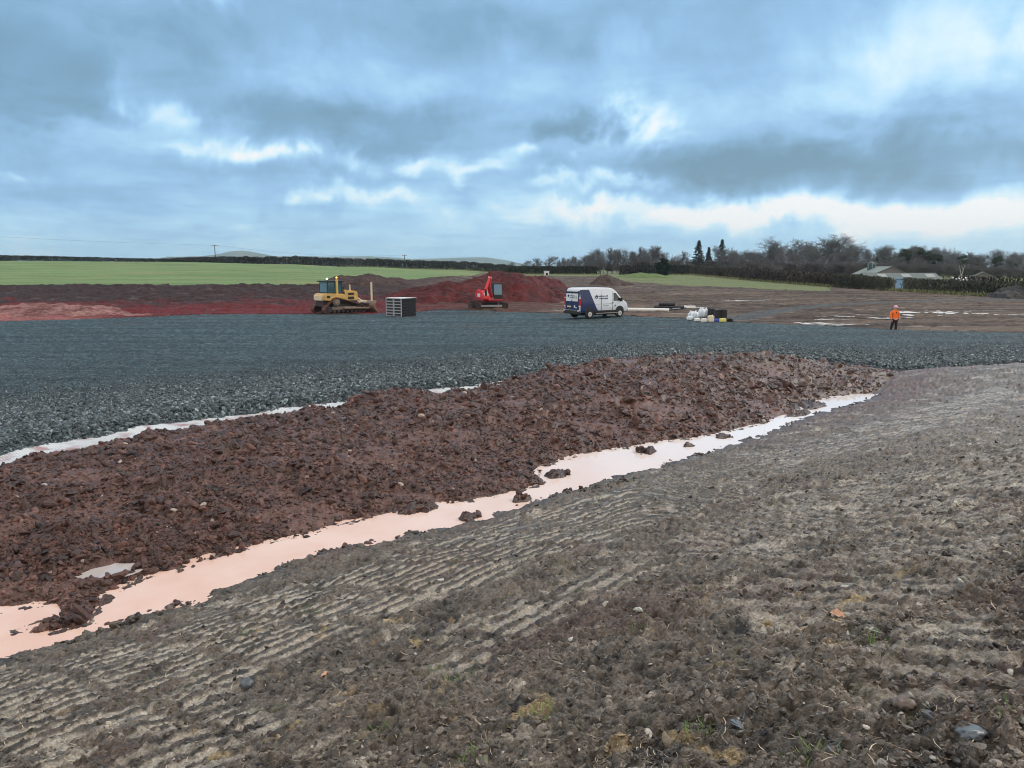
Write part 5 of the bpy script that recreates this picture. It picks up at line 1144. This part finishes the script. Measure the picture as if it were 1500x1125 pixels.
def bare_tree(seed, H, spread=.55, up=.35, base=.28, dens=1.0, tint=(.085, .070, .058), levels=4, taper=(1.2, .55)):
    rr = random.Random(seed); T, Cc = [], []
    def grow(p, d, ln, r_, lv):
        n = 5 if lv == 0 else 4 if lv < 3 else 2; q = p.copy(); dd = d.copy()
        for i in range(n):
            dd = (dd + Vector((rr.gauss(0, .16), rr.gauss(0, .16), rr.gauss(0, .10) + (up * .10 if lv else 0)))).normalized()
            e = q + dd * ln / n; r1 = r_ * (1 - .62 * (i + 1) / n) if lv else r_ * (1 - .45 * (i + 1) / n)
            (T if lv < 2 else Cc).append((q.copy(), e.copy(), r_ if i == 0 else r0, r1)); r0 = r1
            t = (i + 1) / n
            if lv < levels and (t > base or lv):
                nb = (2 + (rr.random() < .7)) if lv == 0 else (1 + (rr.random() < .75 * dens)) if lv < 3 else (1 + (rr.random() < .5))
                for _ in range(nb):
                    a = rr.uniform(0, 2 * math.pi); side_ = Vector((math.cos(a), math.sin(a), 0)); side_ -= dd * side_.dot(dd)
                    if side_.length < .1: continue
                    nd_ = (dd * (1 - spread) + side_.normalized() * spread + Vector((0, 0, up * .35))).normalized()
                    grow(e, nd_, ln * rr.uniform(.42, .66) * (1.0 if lv else (taper[0] - taper[1] * t)), r1 * rr.uniform(.5, .72), lv + 1)
            q = e
    grow(Vector((0, 0, 0)), Vector((0, 0, 1)), 1.0, .030, 0)
    top = max(e.z for _, e, _, _ in T + Cc); s = H / top
    t = thing('bare_tree', 'x', 'tree')
    for nm, LL in (('trunk', T), ('crown', Cc)):
        A = [tuple(a * s) for a, *_ in LL]; B = [tuple(b * s) for _, b, *_ in LL]; mn = .030 if nm == 'crown' else .05
        ra = [max(x[2] * s, mn) for x in LL]; rb = [max(x[3] * s, mn * .8) for x in LL]; c = np.array(tint)[None] * np.random.default_rng(seed).uniform(.7, 1.35, (len(LL), 1))
        segs_mesh(nm, A, B, ra, rb, c, bark, t)
    return t
def leafcloud(P, size, seed, col1, col2):
    r_ = np.random.default_rng(seed); n = len(P); a = r_.standard_normal((n, 3)); a /= np.linalg.norm(a, axis=1)[:, None]; b = np.cross(a, r_.standard_normal((n, 3))); b /= np.linalg.norm(b, axis=1)[:, None]
    s = size * r_.uniform(.6, 1.5, n)[:, None]; V = np.stack([P - a * s, P + b * s * .45, P + a * s, P - b * s * .45], 1).reshape(-1, 3); F = np.arange(4 * n).reshape(-1, 4)
    c = lerpc(col1, col2, r_.uniform(0, 1, n)); return V, F, np.c_[np.repeat(c, 4, 0), np.zeros(4 * n)]
leaf_ = attrmat('evergreen_leaf', 4, .2, .02, .75, .3, .5, .3)
def spruce(seed, H, wid):
    r_ = np.random.default_rng(seed); t = thing('spruce_tree', 'x', 'tree'); MB().cyl((0, 0, H / 2), .22, H, 'Z', 8, .03).build('trunk', bark_p, t); P = []
    z = H * .10
    while z < H * .99:
        rad = wid * (1 - z / H) ** .85 * r_.uniform(.75, 1.15) + .12; nb = 7
        for k in range(nb):
            a = r_.uniform(0, 2 * np.pi); l_ = rad * r_.uniform(.6, 1.1); m = int(14 + 26 * l_ / wid); q = np.sqrt(r_.uniform(0, 1, m)) * l_
            P.append(np.stack([np.cos(a) * q + r_.normal(0, .12, m), np.sin(a) * q + r_.normal(0, .12, m), z - .28 * q + .10 * q * q / max(l_, .1) + r_.normal(0, .10, m)], 1))
        z += .36
    V, F, c = leafcloud(np.concatenate(P), .20, seed, (.014, .026, .020), (.045, .062, .045)); np_mesh('crown', V, F, leaf_, c, False, t); return t
bark_p = paint('bark_surface', (.07, .055, .045), .85, 0, .4, (.04, .035, .03), 6)
def evergreen(seed, H, wid, c1=(.016, .032, .018), c2=(.05, .075, .04), stem=.3, name='pine_tree'):
    r_ = np.random.default_rng(seed); t = thing(name, 'x', 'tree'); MB().cyl((0, 0, H * .4), .2, H * .8, 'Z', 8, .08).rod((0, 0, H * .5), (wid * .5, 0, H * .8), .1, .05).rod((0, 0, H * .45), (-wid * .5, .2, H * .72), .1, .05).build('trunk', bark_p, t); P = []
    for _ in range(26):
        a = r_.uniform(0, 2 * np.pi); zz = r_.uniform(stem, .95); rad = wid * (.35 + .65 * math.sin(math.pi * min(1, (1 - zz) * 1.35 + .12))) * r_.uniform(.2, .85)
        c = np.array([math.cos(a) * rad, math.sin(a) * rad, zz * H]); m = 130; d = r_.standard_normal((m, 3)) * np.array([.55, .55, .34]) * wid * .36; P.append(c + d)
    V, F, c = leafcloud(np.concatenate(P), .26, seed, c1, c2); np_mesh('crown', V, F, leaf_, c, False, t); return t
def put(proto, used, px, ytop, Y, label, group=None, H0=None, wscale=1.0):
    """stand a tree at depth Y in the direction of photo column px so that its top reaches row ytop"""
    X = (px - 750) / FPX * (Y * CP + .65); zg = tz(X, Y, False) - .15; H = slope(ytop) * Y + CAMZ - zg; s = H / H0
    sc = (s * wscale, s * wscale, s); rz = random.uniform(0, 6.28)
    if proto.name in used: o = dup(proto, (X, Y, zg), rz, sc, label)
    else: used.add(proto.name); o = proto; o.location = (X, Y, zg); o.rotation_euler.z = rz; o.scale = sc; o['label'] = label
    if group: o['group'] = group
    elif 'group' in o: del o['group']
    return o
used = set()
oak = [bare_tree(s, 16, .60, .22, .24, 1.1, (.125, .130, .142)) for s in (3, 8, 15)]
ash = [bare_tree(s, 14, .42, .35, .10, .8, (.145, .150, .164), 4, (.95, .62)) for s in (21, 27, 33)]
bush = [bare_tree(s, 6, .60, .45, .05, 1.0, (.122, .118, .124)) for s in (41, 47)]
sp = [spruce(51, 14, 4.6), spruce(52, 11, 3.0)]
pn = [evergreen(61, 11, 3.4), evergreen(62, 12, 3.0, (.02, .035, .022), (.055, .075, .05))]
cyp = evergreen(65, 5, 1.0, (.008, .018, .010), (.022, .038, .022), .05, 'conifer_bush')
put(oak[0], used, 1130, 344, 300, 'tall round crowned bare tree standing alone left of the big domed trees', None, 16, 1.0)
put(oak[1], used, 1203, 343, 290, 'biggest domed bare tree, tallest of the row left of the farm sheds', None, 16, 1.35)
put(oak[2], used, 1163, 347, 305, 'broad bare tree between the lone round one and the biggest domed one', None, 16, 1.1)
put(sp[0], used, 1022, 351.5, 330, 'tall dark spruce, left of the pair above the hedge', None, 14, 1.15)
put(sp[0], used, 1056, 350, 330, 'tall dark spruce, right of the pair above the hedge', None, 14, 1.0)
put(sp[1], used, 1037, 362, 335, 'small thin spruce between the two tall ones', None, 11, 1.0)
put(cyp, used, 968, 378, 290, 'small black green conifer bush behind the clipped hedge, left one', None, 5, 1.6)
put(cyp, used, 975, 380.5, 291, 'smaller black green conifer bush beside its taller twin', None, 5, 1.5)
G1, G2, G3 = 'bare trees in the copse left of the spruces', 'bare trees of the wood behind the farm', 'bare trees of the low far line beyond the red heap'
rr = random.Random(99)
for px, yt in [(872, 367), (884, 362), (897, 361), (908, 360), (922, 360), (934, 362), (946, 357), (955, 360), (966, 365), (985, 367), (992, 366), (1003, 374), (1010, 376), (862, 372), (915, 366), (940, 366), (878, 370), (890, 368), (902, 368), (928, 368), (952, 370), (960, 371), (978, 372), (868, 374), (1030, 378), (1046, 376), (1064, 374), (918, 374), (934, 376)]:
    put(rr.choice(ash + oak[:1]), used, px, yt + rr.uniform(-1, 1), 340 + rr.uniform(-15, 25), 'slender bare tree in the copse left of the spruces', G1, 14, rr.uniform(.9, 1.3))
for px, yt in [(744, 383), (755, 381), (766, 379), (776, 377), (787, 376), (798, 373), (808, 377), (818, 376), (829, 373), (838, 376), (847, 375), (857, 373), (867, 377), (793, 380), (842, 380), (771, 383), (813, 382), (853, 380), (750, 384), (761, 383), (781, 381), (803, 379), (824, 380), (833, 379), (862, 379), (871, 381), (788, 383), (845, 379)]:
    put(rr.choice(ash + bush), used, px, yt + rr.uniform(-1, 1), 400 + rr.uniform(-20, 40), 'small grey bare tree of the far line beyond the red heap', G3, 14, rr.uniform(1.0, 1.7))
wood = []
for px in np.arange(1066, 1118, 4.5): wood.append((px, np.interp(px, [1066, 1085, 1100, 1116], [362, 370, 366, 358]) + rr.uniform(-2, 3), 330 + rr.uniform(-20, 30)))
for px in np.arange(1120, 1545, 7.5): wood.append((px + rr.uniform(-3, 3), np.interp(px, [1120, 1180, 1230, 1262, 1275, 1300, 1340, 1380, 1420, 1460, 1500, 1545], [366, 352, 354, 366, 358, 363, 359, 365, 365, 368, 371, 373]) + rr.uniform(-2, 4), 300 + rr.uniform(-10, 60)))
for px in np.arange(1125, 1545, 14): wood.append((px + rr.uniform(-3, 3), np.interp(px, [1125, 1200, 1260, 1545], [374, 368, 374, 384]) + rr.uniform(-4, 5), 260 + rr.uniform(-20, 30)))
for px, yt, Y in wood: put(rr.choice(ash + oak), used, px, yt, Y, 'bare tree in the dense wood around the farm', G2, 15, rr.uniform(.75, 1.15))
for px in np.arange(862, 1545, 9): put(rr.choice(bush), used, px + rr.uniform(-3, 3), np.interp(px, [862, 1080, 1260, 1545], [383, 382, 384, 394]) + rr.uniform(-4, 4), (235 if px > 1100 else 330) + rr.uniform(-20, 25), 'low bare thicket under the taller bare trees', 'low thickets at the foot of the wood', 6, rr.uniform(1.0, 1.8))
for px, yt in [(1310, 372), (1326, 366), (1342, 363), (1356, 370), (1372, 373), (1425, 378), (1390, 380), (1440, 384), (1242, 378), (1408, 372), (1458, 376), (1478, 380), (1288, 376)]: put(rr.choice(pn), used, px, yt, 285 + rr.uniform(-15, 15), 'dark green pine among the bare trees of the wood', 'dark green pines in the wood', 11.5, rr.uniform(.9, 1.3))
for px, yt in [(246, 376.5), (254, 375.5), (268, 374.5), (275, 375), (284, 376.5), (300, 376.5), (310, 377), (335, 377), (350, 377.5), (372, 377), (382, 377.5), (440, 380), (452, 379.5), (548, 379.5), (560, 378.5), (585, 379), (600, 381), (640, 382)]: put(rr.choice(ash + oak), used, px, yt, 780 + rr.uniform(-50, 100), 'tiny hazy bare tree on the skyline beyond the green field', 'hazy trees on the skyline', 15, rr.uniform(1.4, 2.2))
for o in oak + ash + bush + pn + sp + [cyp]:
    if o['label'] == 'x': bpy.data.objects.remove(o)
# ---------------------------------------------------------------- hedges
hedge_m = attrmat('hedge_twigs', 3, .2, .02, .85, .35, .6, .2)
def hedge(pts, label, dens=150, thick=1.3, gaps=0.0, c1=(.030, .026, .024), c2=(.095, .080, .068), seed=1, ragged=.25, name='hedge', wl=.12, group=None):
    """pts: (px, Y, height); a clipped twiggy hedge along that line"""
    r_ = np.random.default_rng(seed); P = np.array([((px - 750) / FPX * (Y * CP + .65), Y, h) for px, Y, h in pts]); sg = np.r_[0, np.cumsum(np.hypot(*np.diff(P[:, :2], axis=0).T))]; n = int(sg[-1] * dens)
    s = r_.uniform(0, sg[-1], n); x, y, h = (np.interp(s, sg, P[:, k]) for k in range(3)); k = .5 + .5 * fbm(s * .35, s * 0, seed, 3)
    if gaps > 0: m = fbm(s * .25, s * 0 + 5, seed + 3, 3) > -1 + gaps; s, x, y, h, k = s[m], x[m], y[m], h[m], k[m]; n = len(s)
    hh = h * (1 - ragged * .5 + ragged * k); dx_ = np.gradient(P[:, 0]); i = np.clip(np.searchsorted(sg, s) - 1, 0, len(P) - 2); tx, ty = P[i + 1, 0] - P[i, 0], P[i + 1, 1] - P[i, 1]; ln = np.hypot(tx, ty); tx, ty = tx / ln, ty / ln
    v = r_.uniform(0, 1, n); o = r_.normal(0, thick * .36, n) * (1 - .35 * v ** 3); X, Y = x - ty * o, y + tx * o; zg = terrain(X, Y, False); z = zg + hh * np.clip(.02 + v ** .85, 0, 1) * (1 + .03 * r_.standard_normal(n))
    L_ = r_.uniform(.25, .8, n) * np.clip(h / 3, .4, 1.4); W_ = r_.uniform(.5, 1.5, n) * wl; a = r_.uniform(0, 2 * np.pi, n); u = r_.normal(1.0, .45, n); d = np.stack([np.cos(a) * np.cos(u), np.sin(a) * np.cos(u), np.sin(u)], 1); w = np.stack([-np.sin(a), np.cos(a), 0 * a], 1) * W_[:, None] * .5
    p0 = np.stack([X, Y, z - L_ * .5], 1); p0[:, 2] = np.maximum(p0[:, 2], zg - .1); p1 = p0 + d * L_[:, None]; p1[:, 2] = np.minimum(p1[:, 2], zg + hh * 1.03); V = np.stack([p0 - w, p0 + w, p1 + w * .3, p1 - w * .3], 1).reshape(-1, 3)
    c = lerpc(c1, c2, np.clip(r_.uniform(0, 1, n) * .7 + .5 * fbm(s * .12, v, seed + 9, 3), 0, 1)); o = np_mesh(name, V, np.arange(4 * n).reshape(-1, 4), hedge_m, np.c_[np.repeat(c, 4, 0), np.zeros(4 * n)], False); tag(o, label, 'hedge', group); return o
hedge([(-420, 262, 1.9), (0, 262, 1.9), (120, 262, 1.5), (300, 264, .9)], 'thin dark hedge on the skyline along the top of the green field', 170, 1.2, .35, (.035, .045, .048), (.09, .10, .095), 701, .5, wl=.3)
hedge([(255, 268, 1.4), (330, 270, 2.3), (450, 273, 2.9), (600, 282, 3.1), (700, 288, 3.2), (742, 292, 3.2)], 'long dark hedge along the far side of the green field, behind the bulldozer', 260, 1.6, .25, (.034, .042, .048), (.120, .122, .122), 711, .42, wl=.22)
hedge([(738, 296, 3.0), (800, 300, 3.1), (874, 302, 3.2)], 'dark clipped hedge left of the field gate', 260, 1.6, .2, (.024, .032, .028), (.085, .090, .070), 721, .2, wl=.26)
hedge([(909, 300, 3.6), (940, 305, 3.7), (1000, 312, 3.8), (1020, 316, 3.4)], 'dark clipped hedge just right of the field gate', 260, 1.8, .15, (.024, .031, .028), (.085, .086, .070), 731, .14, wl=.26)
hedge([(1000, 325, 3.9), (1060, 270, 3.5), (1100, 222, 3.3), (1160, 184, 3.0), (1215, 160, 2.7), (1240, 152, 2.5)], 'long brown clipped hedge running from the spruces towards the farm sheds', 170, 1.6, .42, (.030, .028, .028), (.125, .105, .095), 741, .2, wl=.16)
hedge([(1225, 154, 2.6), (1255, 143, 2.55), (1304, 131, 2.2)], 'gappy hedge in front of the farm sheds', 260, 1.3, .40, (.026, .034, .028), (.115, .120, .085), 751, .4, wl=.12)
hedge([(1324, 130, 2.2), (1360, 122, 2.25), (1420, 112, 2.1), (1500, 102, 2.2), (1640, 92, 2.2)], 'near hedge from the blue door to the right edge of the picture', 230, 1.3, .60, (.024, .032, .026), (.105, .110, .080), 761, .3, wl=.11)
hedge([(1395, 134, 2.5), (1500, 128, 2.5), (1640, 124, 2.5)], 'dark brown clipped hedge behind the grey rubble heap', 150, 1.5, .2, (.020, .017, .017), (.055, .042, .040), 771, .12, wl=.14)
# rough grass along the hedge feet
def verge(pts, per_m, seed, spread=1.6, hgt=(.25, .7)):
    r_ = np.random.default_rng(seed); P = np.array([((px - 750) / FPX * (Y * CP + .65), Y) for px, Y in pts]); sg = np.r_[0, np.cumsum(np.hypot(*np.diff(P, axis=0).T))]; n = int(sg[-1] * per_m); s = r_.uniform(0, sg[-1], n)
    x = np.interp(s, sg, P[:, 0]) + r_.normal(0, .4, n); y = np.interp(s, sg, P[:, 1]) - np.abs(r_.normal(0, spread, n)); return x, y
vx, vy = zip(*[verge(p_, k_, 800 + j, sp_) for j, (p_, k_, sp_) in enumerate([([(1000, 322), (1100, 219), (1215, 157), (1304, 131)], 45, 1.6), ([(1304, 131), (1420, 110), (1500, 100), (1640, 90)], 70, .8), ([(909, 298), (1010, 312)], 30, 2.5), ([(500, 270), (640, 280), (742, 288), (874, 300)], 22, 2.5)])])
x, y = np.concatenate(vx), np.concatenate(vy); v = RG.uniform(0, 1, len(x)); c = lerpc((.08, .13, .045), (.34, .31, .17), v ** 1.3)
slivers('rough_grass', x, y, RG.uniform(.25, .75, len(x)), RG.uniform(.05, .12, len(x)), np.c_[c, np.zeros(len(x))], gm, .95, terrain(x, y, False), .3)
# ---------------------------------------------------------------- farm
roofg = paint('grey_green_sheeting', (.10, .135, .135), .7, 0, .4, (.07, .085, .07), 1.2); roofl = paint('pale_sheeting', (.24, .29, .29), .7, 0, .35, (.14, .17, .15), 1.2); wallg = paint('shed_wall', (.16, .17, .17), .7, 0, .4, (.1, .09, .08), 1.5); wallb = paint('block_wall', (.17, .17, .165), .8, 0, .4, (.2, .18, .16), 1.5)
bluedoor = paint('blue_door', (.22, .38, .60), .5, 0, .35, (.35, .42, .5), 2.5); silo_m = paint('dark_green_silo', (.02, .075, .085), .4, 0, .2, (.05, .09, .09), 2); skyl = paint('rooflight', (.26, .31, .31), .6, 0, .3)
def shed(name, label, px, Y, Lx, Dy, eave, ridge, rz, wall, roof, ridge_along_x=True, lights=0, dark_gable=False):
    X = (px - 750) / FPX * (Y * CP + .65); t = thing(name, label, 'building', (X, Y, tz(X, Y, False) - .6), rz); e, r_ = eave + .6, ridge + .6; hl, hd = Lx / 2, Dy / 2
    m = MB()
    if ridge_along_x:
        for yy0, yy1 in ((-hd, hd),):
            bm = m.bm; pr = [(-hd, 0), (hd, 0), (hd, e), (0, r_ - .05), (-hd, e)]; A = [bm.verts.new((-hl, a, z)) for a, z in pr]; B = [bm.verts.new((hl, a, z)) for a, z in pr]; bm.faces.new(A); bm.faces.new(B[::-1]); [bm.faces.new((A[i], B[i], B[(i + 1) % 5], A[(i + 1) % 5])) for i in range(5)]
        bmesh.ops.recalc_face_normals(bm, faces=bm.faces[:]); w = m.build('wall', wall, t); ang = math.atan2(r_ - e, hd); sl = math.hypot(hd, r_ - e) + .3
        rf = MB()
        for sy in (-1, 1):
            cy, cz = sy * (hd / 2 + .08), (e + r_) / 2 + .0; rf.box((0, cy, cz), (Lx + .5, sl, .07), .01, ('X', -sy * ang))
            for k in range(int(Lx / .9)): rf.box((-hl + .45 + k * .9, cy, cz + .045), (.09, sl, .04), 0, ('X', -sy * ang))
        rf = rf.build('roof', roof, t)
        for k in range(lights): MB().box((-hl + (k + .7) * Lx / lights, -(hd * .45), e + (r_ - e) * .58 + .07), (1.5, sl * .45, .04), 0, ('X', ang)).build('rooflight', skyl, rf)
    return t
t = shed('farm_shed', 'long low farm shed with grey green roof and pale rooflights behind the gappy hedge', 1314, 144, 12.6, 6.5, 1.75, 2.85, R(-6), wallg, roofg, True, 3)
MB().box((-.9, -3.30, 1.7), (1.35, .08, 2.0), .02).build('blue_door', bluedoor, t); MB().box((6.33, 0, 1.5), (.06, 5.2, 1.9), 0).build('dark_opening', dk, t)
MB().box((-4.8, -3.3, 1.6), (.9, .07, 1.0), .02).box((-3.4, -3.3, 1.6), (.9, .07, 1.0), .02).build('window', darkglass, t)
shed('farm_shed', 'pale roofed barn with its broad gable behind the long grey green shed', 1287, 158, 13, 9.4, 1.9, 4.0, R(82), wallb, roofl)
s_ = (1270.5 - 750) / FPX * 160; si = thing('feed_silo', 'dark green feed silo with domed top and pale ribs above the shed roofs', 'silo', (s_, 160, -.2))
MB().cyl((0, 0, 2.4), .74, 4.8, 'Z', 24).build('tank', silo_m, si, False); MB().sphere((0, 0, 4.8), .74, (1, 1, .75), 3).build('dome', silo_m, si, True); MB().cyl((0, 0, 5.42), .10, .22, 'Z', 12).build('filler_cap', steel, si)
for k in range(6):
    a = k * math.pi / 3 + .3; c_, s2 = math.cos(a) * .78, math.sin(a) * .78; rb = MB().rod((c_, s2, 0), (c_, s2, 4.8), .055)
    pv = Vector((c_, s2, 4.8))
    for q in np.linspace(.15, 1.35, 6): nx = Vector((c_ * math.cos(q), s2 * math.cos(q), 4.8 + .60 * math.sin(q))); rb.rod(pv, nx, .05); pv = nx
    rb.build('rib', roofl, si)
shed('outbuilding', 'small pale roofed outbuilding near the right edge, above the dark hedge', 1437, 140, 3.2, 4.4, 2.0, 3.1, R(62), wallb, roofl)
shed('outbuilding', 'low white roofed outbuilding left of the small pale one', 1408, 146, 3.6, 3, 1.5, 2.0, R(5), wallb, whitep)
def house(px, Y, label, ridge, Lx, roofmat, rz=0, chim=True):
    t = shed('farmhouse', label, px, Y, Lx, 6, ridge - 2.2, ridge, rz, wallb, roofmat)
    if chim: MB().box((-Lx / 2 + .6, 0, ridge + .9), (.7, .7, 1.3), .03).cyl((-Lx / 2 + .6, 0, ridge + 1.7), .14, .4, 'Z', 10).build('chimney', wallg, t)
    MB().box((0, -3.03, ridge - 2.6), (.9, .06, 1.0), .02).box((2, -3.03, ridge - 2.6), (.9, .06, 1.0), .02).build('window', darkglass, t)
slate_r = paint('slate_roof', (.20, .22, .25), .5, 0, .3, (.14, .14, .15), 1.0)
house(992, 345, 'grey roofed farmhouse with a chimney behind the hedge, left of the spruces', 5.6, 6.5, slate_r)
house(1012, 335, 'low slate roofed house between the farmhouse and the spruces', 4.4, 3.5, slate_r, .1, False); house(1051, 340, 'pale roofed building just behind the hedge under the right spruce', 4.9, 5, roofl, -.1, False)
# little white hut, gate, poles
X = (800 - 750) / FPX * 235; hu = thing('white_hut', 'tiny white site hut standing near the far hedge beyond the red heap', 'hut', (X, 235, tz(X, 235, False)), .2)
MB().box((0, 0, 1.05), (1.35, 1.3, 1.9), .05).build('cabin', whitep, hu); MB().box((0, 0, 2.05), (1.6, 1.5, .16), .04).build('roof', whitep, hu); MB().box((0, -.66, 1.2), (.7, .03, .6), .01).build('window', darkglass, hu)
a0 = (878 - 750) / FPX * 300; b0 = (906 - 750) / FPX * 300; ga = thing('field_gate', 'grey barred field gate in the gap between two clipped hedges', 'gate', ((a0 + b0) / 2, 300, tz((a0 + b0) / 2, 300, False)))
m = MB(); hw = (b0 - a0) / 2
for z_ in (.35, .65, .95, 1.25): m.box((0, 0, z_), (2 * hw - .3, .05, .09), .01)
m.bar((-hw + .2, .04, .35), (0, .04, 1.25), .05, .08, 0); m.bar((hw - .2, .04, .35), (0, .04, 1.25), .05, .08, 0); m.build('bars', steel, ga)
for sx in (-1, 1): MB().box((sx * hw, 0, .75), (.2, .2, 1.6), .03).build('gate_post', bark_p, ga)
wood_p = paint('pole_wood', (.10, .09, .085), .85, 0, .3, (.05, .045, .04), 4)
def pole(px, Y, ytop, label):
    X = (px - 750) / FPX * (Y * CP + .65); zg = tz(X, Y, False); H = slope(ytop) * Y + CAMZ - zg; t = thing('utility_pole', label, 'pole', (X, Y, zg), 0)
    MB().cyl((0, 0, H / 2), .20, H, 'Z', 10, .15).build('post', wood_p, t); MB().box((0, -.1, H - .45), (2.6, .14, .16), .02, ('Z', R(20))).build('crossarm', wood_p, t); i_ = MB()
    for k in (-1.1, 0, 1.1): i_.cyl((k * math.cos(R(20)), -.1 + k * math.sin(R(20)), H - .25), .07, .26, 'Z', 8)
    i_.build('insulators', steel, t); return Vector((X, Y, zg + H - .2))
q0 = pole(317, 330, 358.5, 'taller wooden power pole on the skyline of the green field'); q1 = pole(593, 420, 373, 'smaller wooden power pole beyond the long dark hedge')
def wire(a, b, sag, label):
    m = MB(); pv = None
    for k in range(25): s = k / 24; q = a.lerp(b, s) - Vector((0, 0, sag * 4 * s * (1 - s))); m.rod(pv, q, .022, seg=4) if pv else None; pv = q
    tag(m.build('overhead_wire', dk), label, 'wire')
wire(Vector((-260, 250, 20.5)), q0, 1.5, 'thin power line running left from the taller pole'); wire(q0, q1, 2.0, 'thin power line between the two power poles')
def ybranch(px, Y, label, seed):
    X = (px - 750) / FPX * (Y * CP + .65); t = thing('dead_tree', label, 'dead tree', (X, Y, tz(X, Y, False))); MB().rod((0, 0, 0), (.2, 0, 2.2), .16, .10).rod((.2, 0, 2.2), (-.35, 0, 4.3), .09, .03).build('trunk', pale_wood, t); MB().rod((.2, 0, 2.2), (.75, 0, 4.6), .09, .03).rod((.5, 0, 3.4), (.2, .2, 4.2), .05, .02).build('branch', pale_wood, t)
pale_wood = paint('weathered_wood', (.38, .37, .34), .8, 0, .3); ybranch(1405, 150, 'pale forked dead tree rising above the hedge at the right', 1)
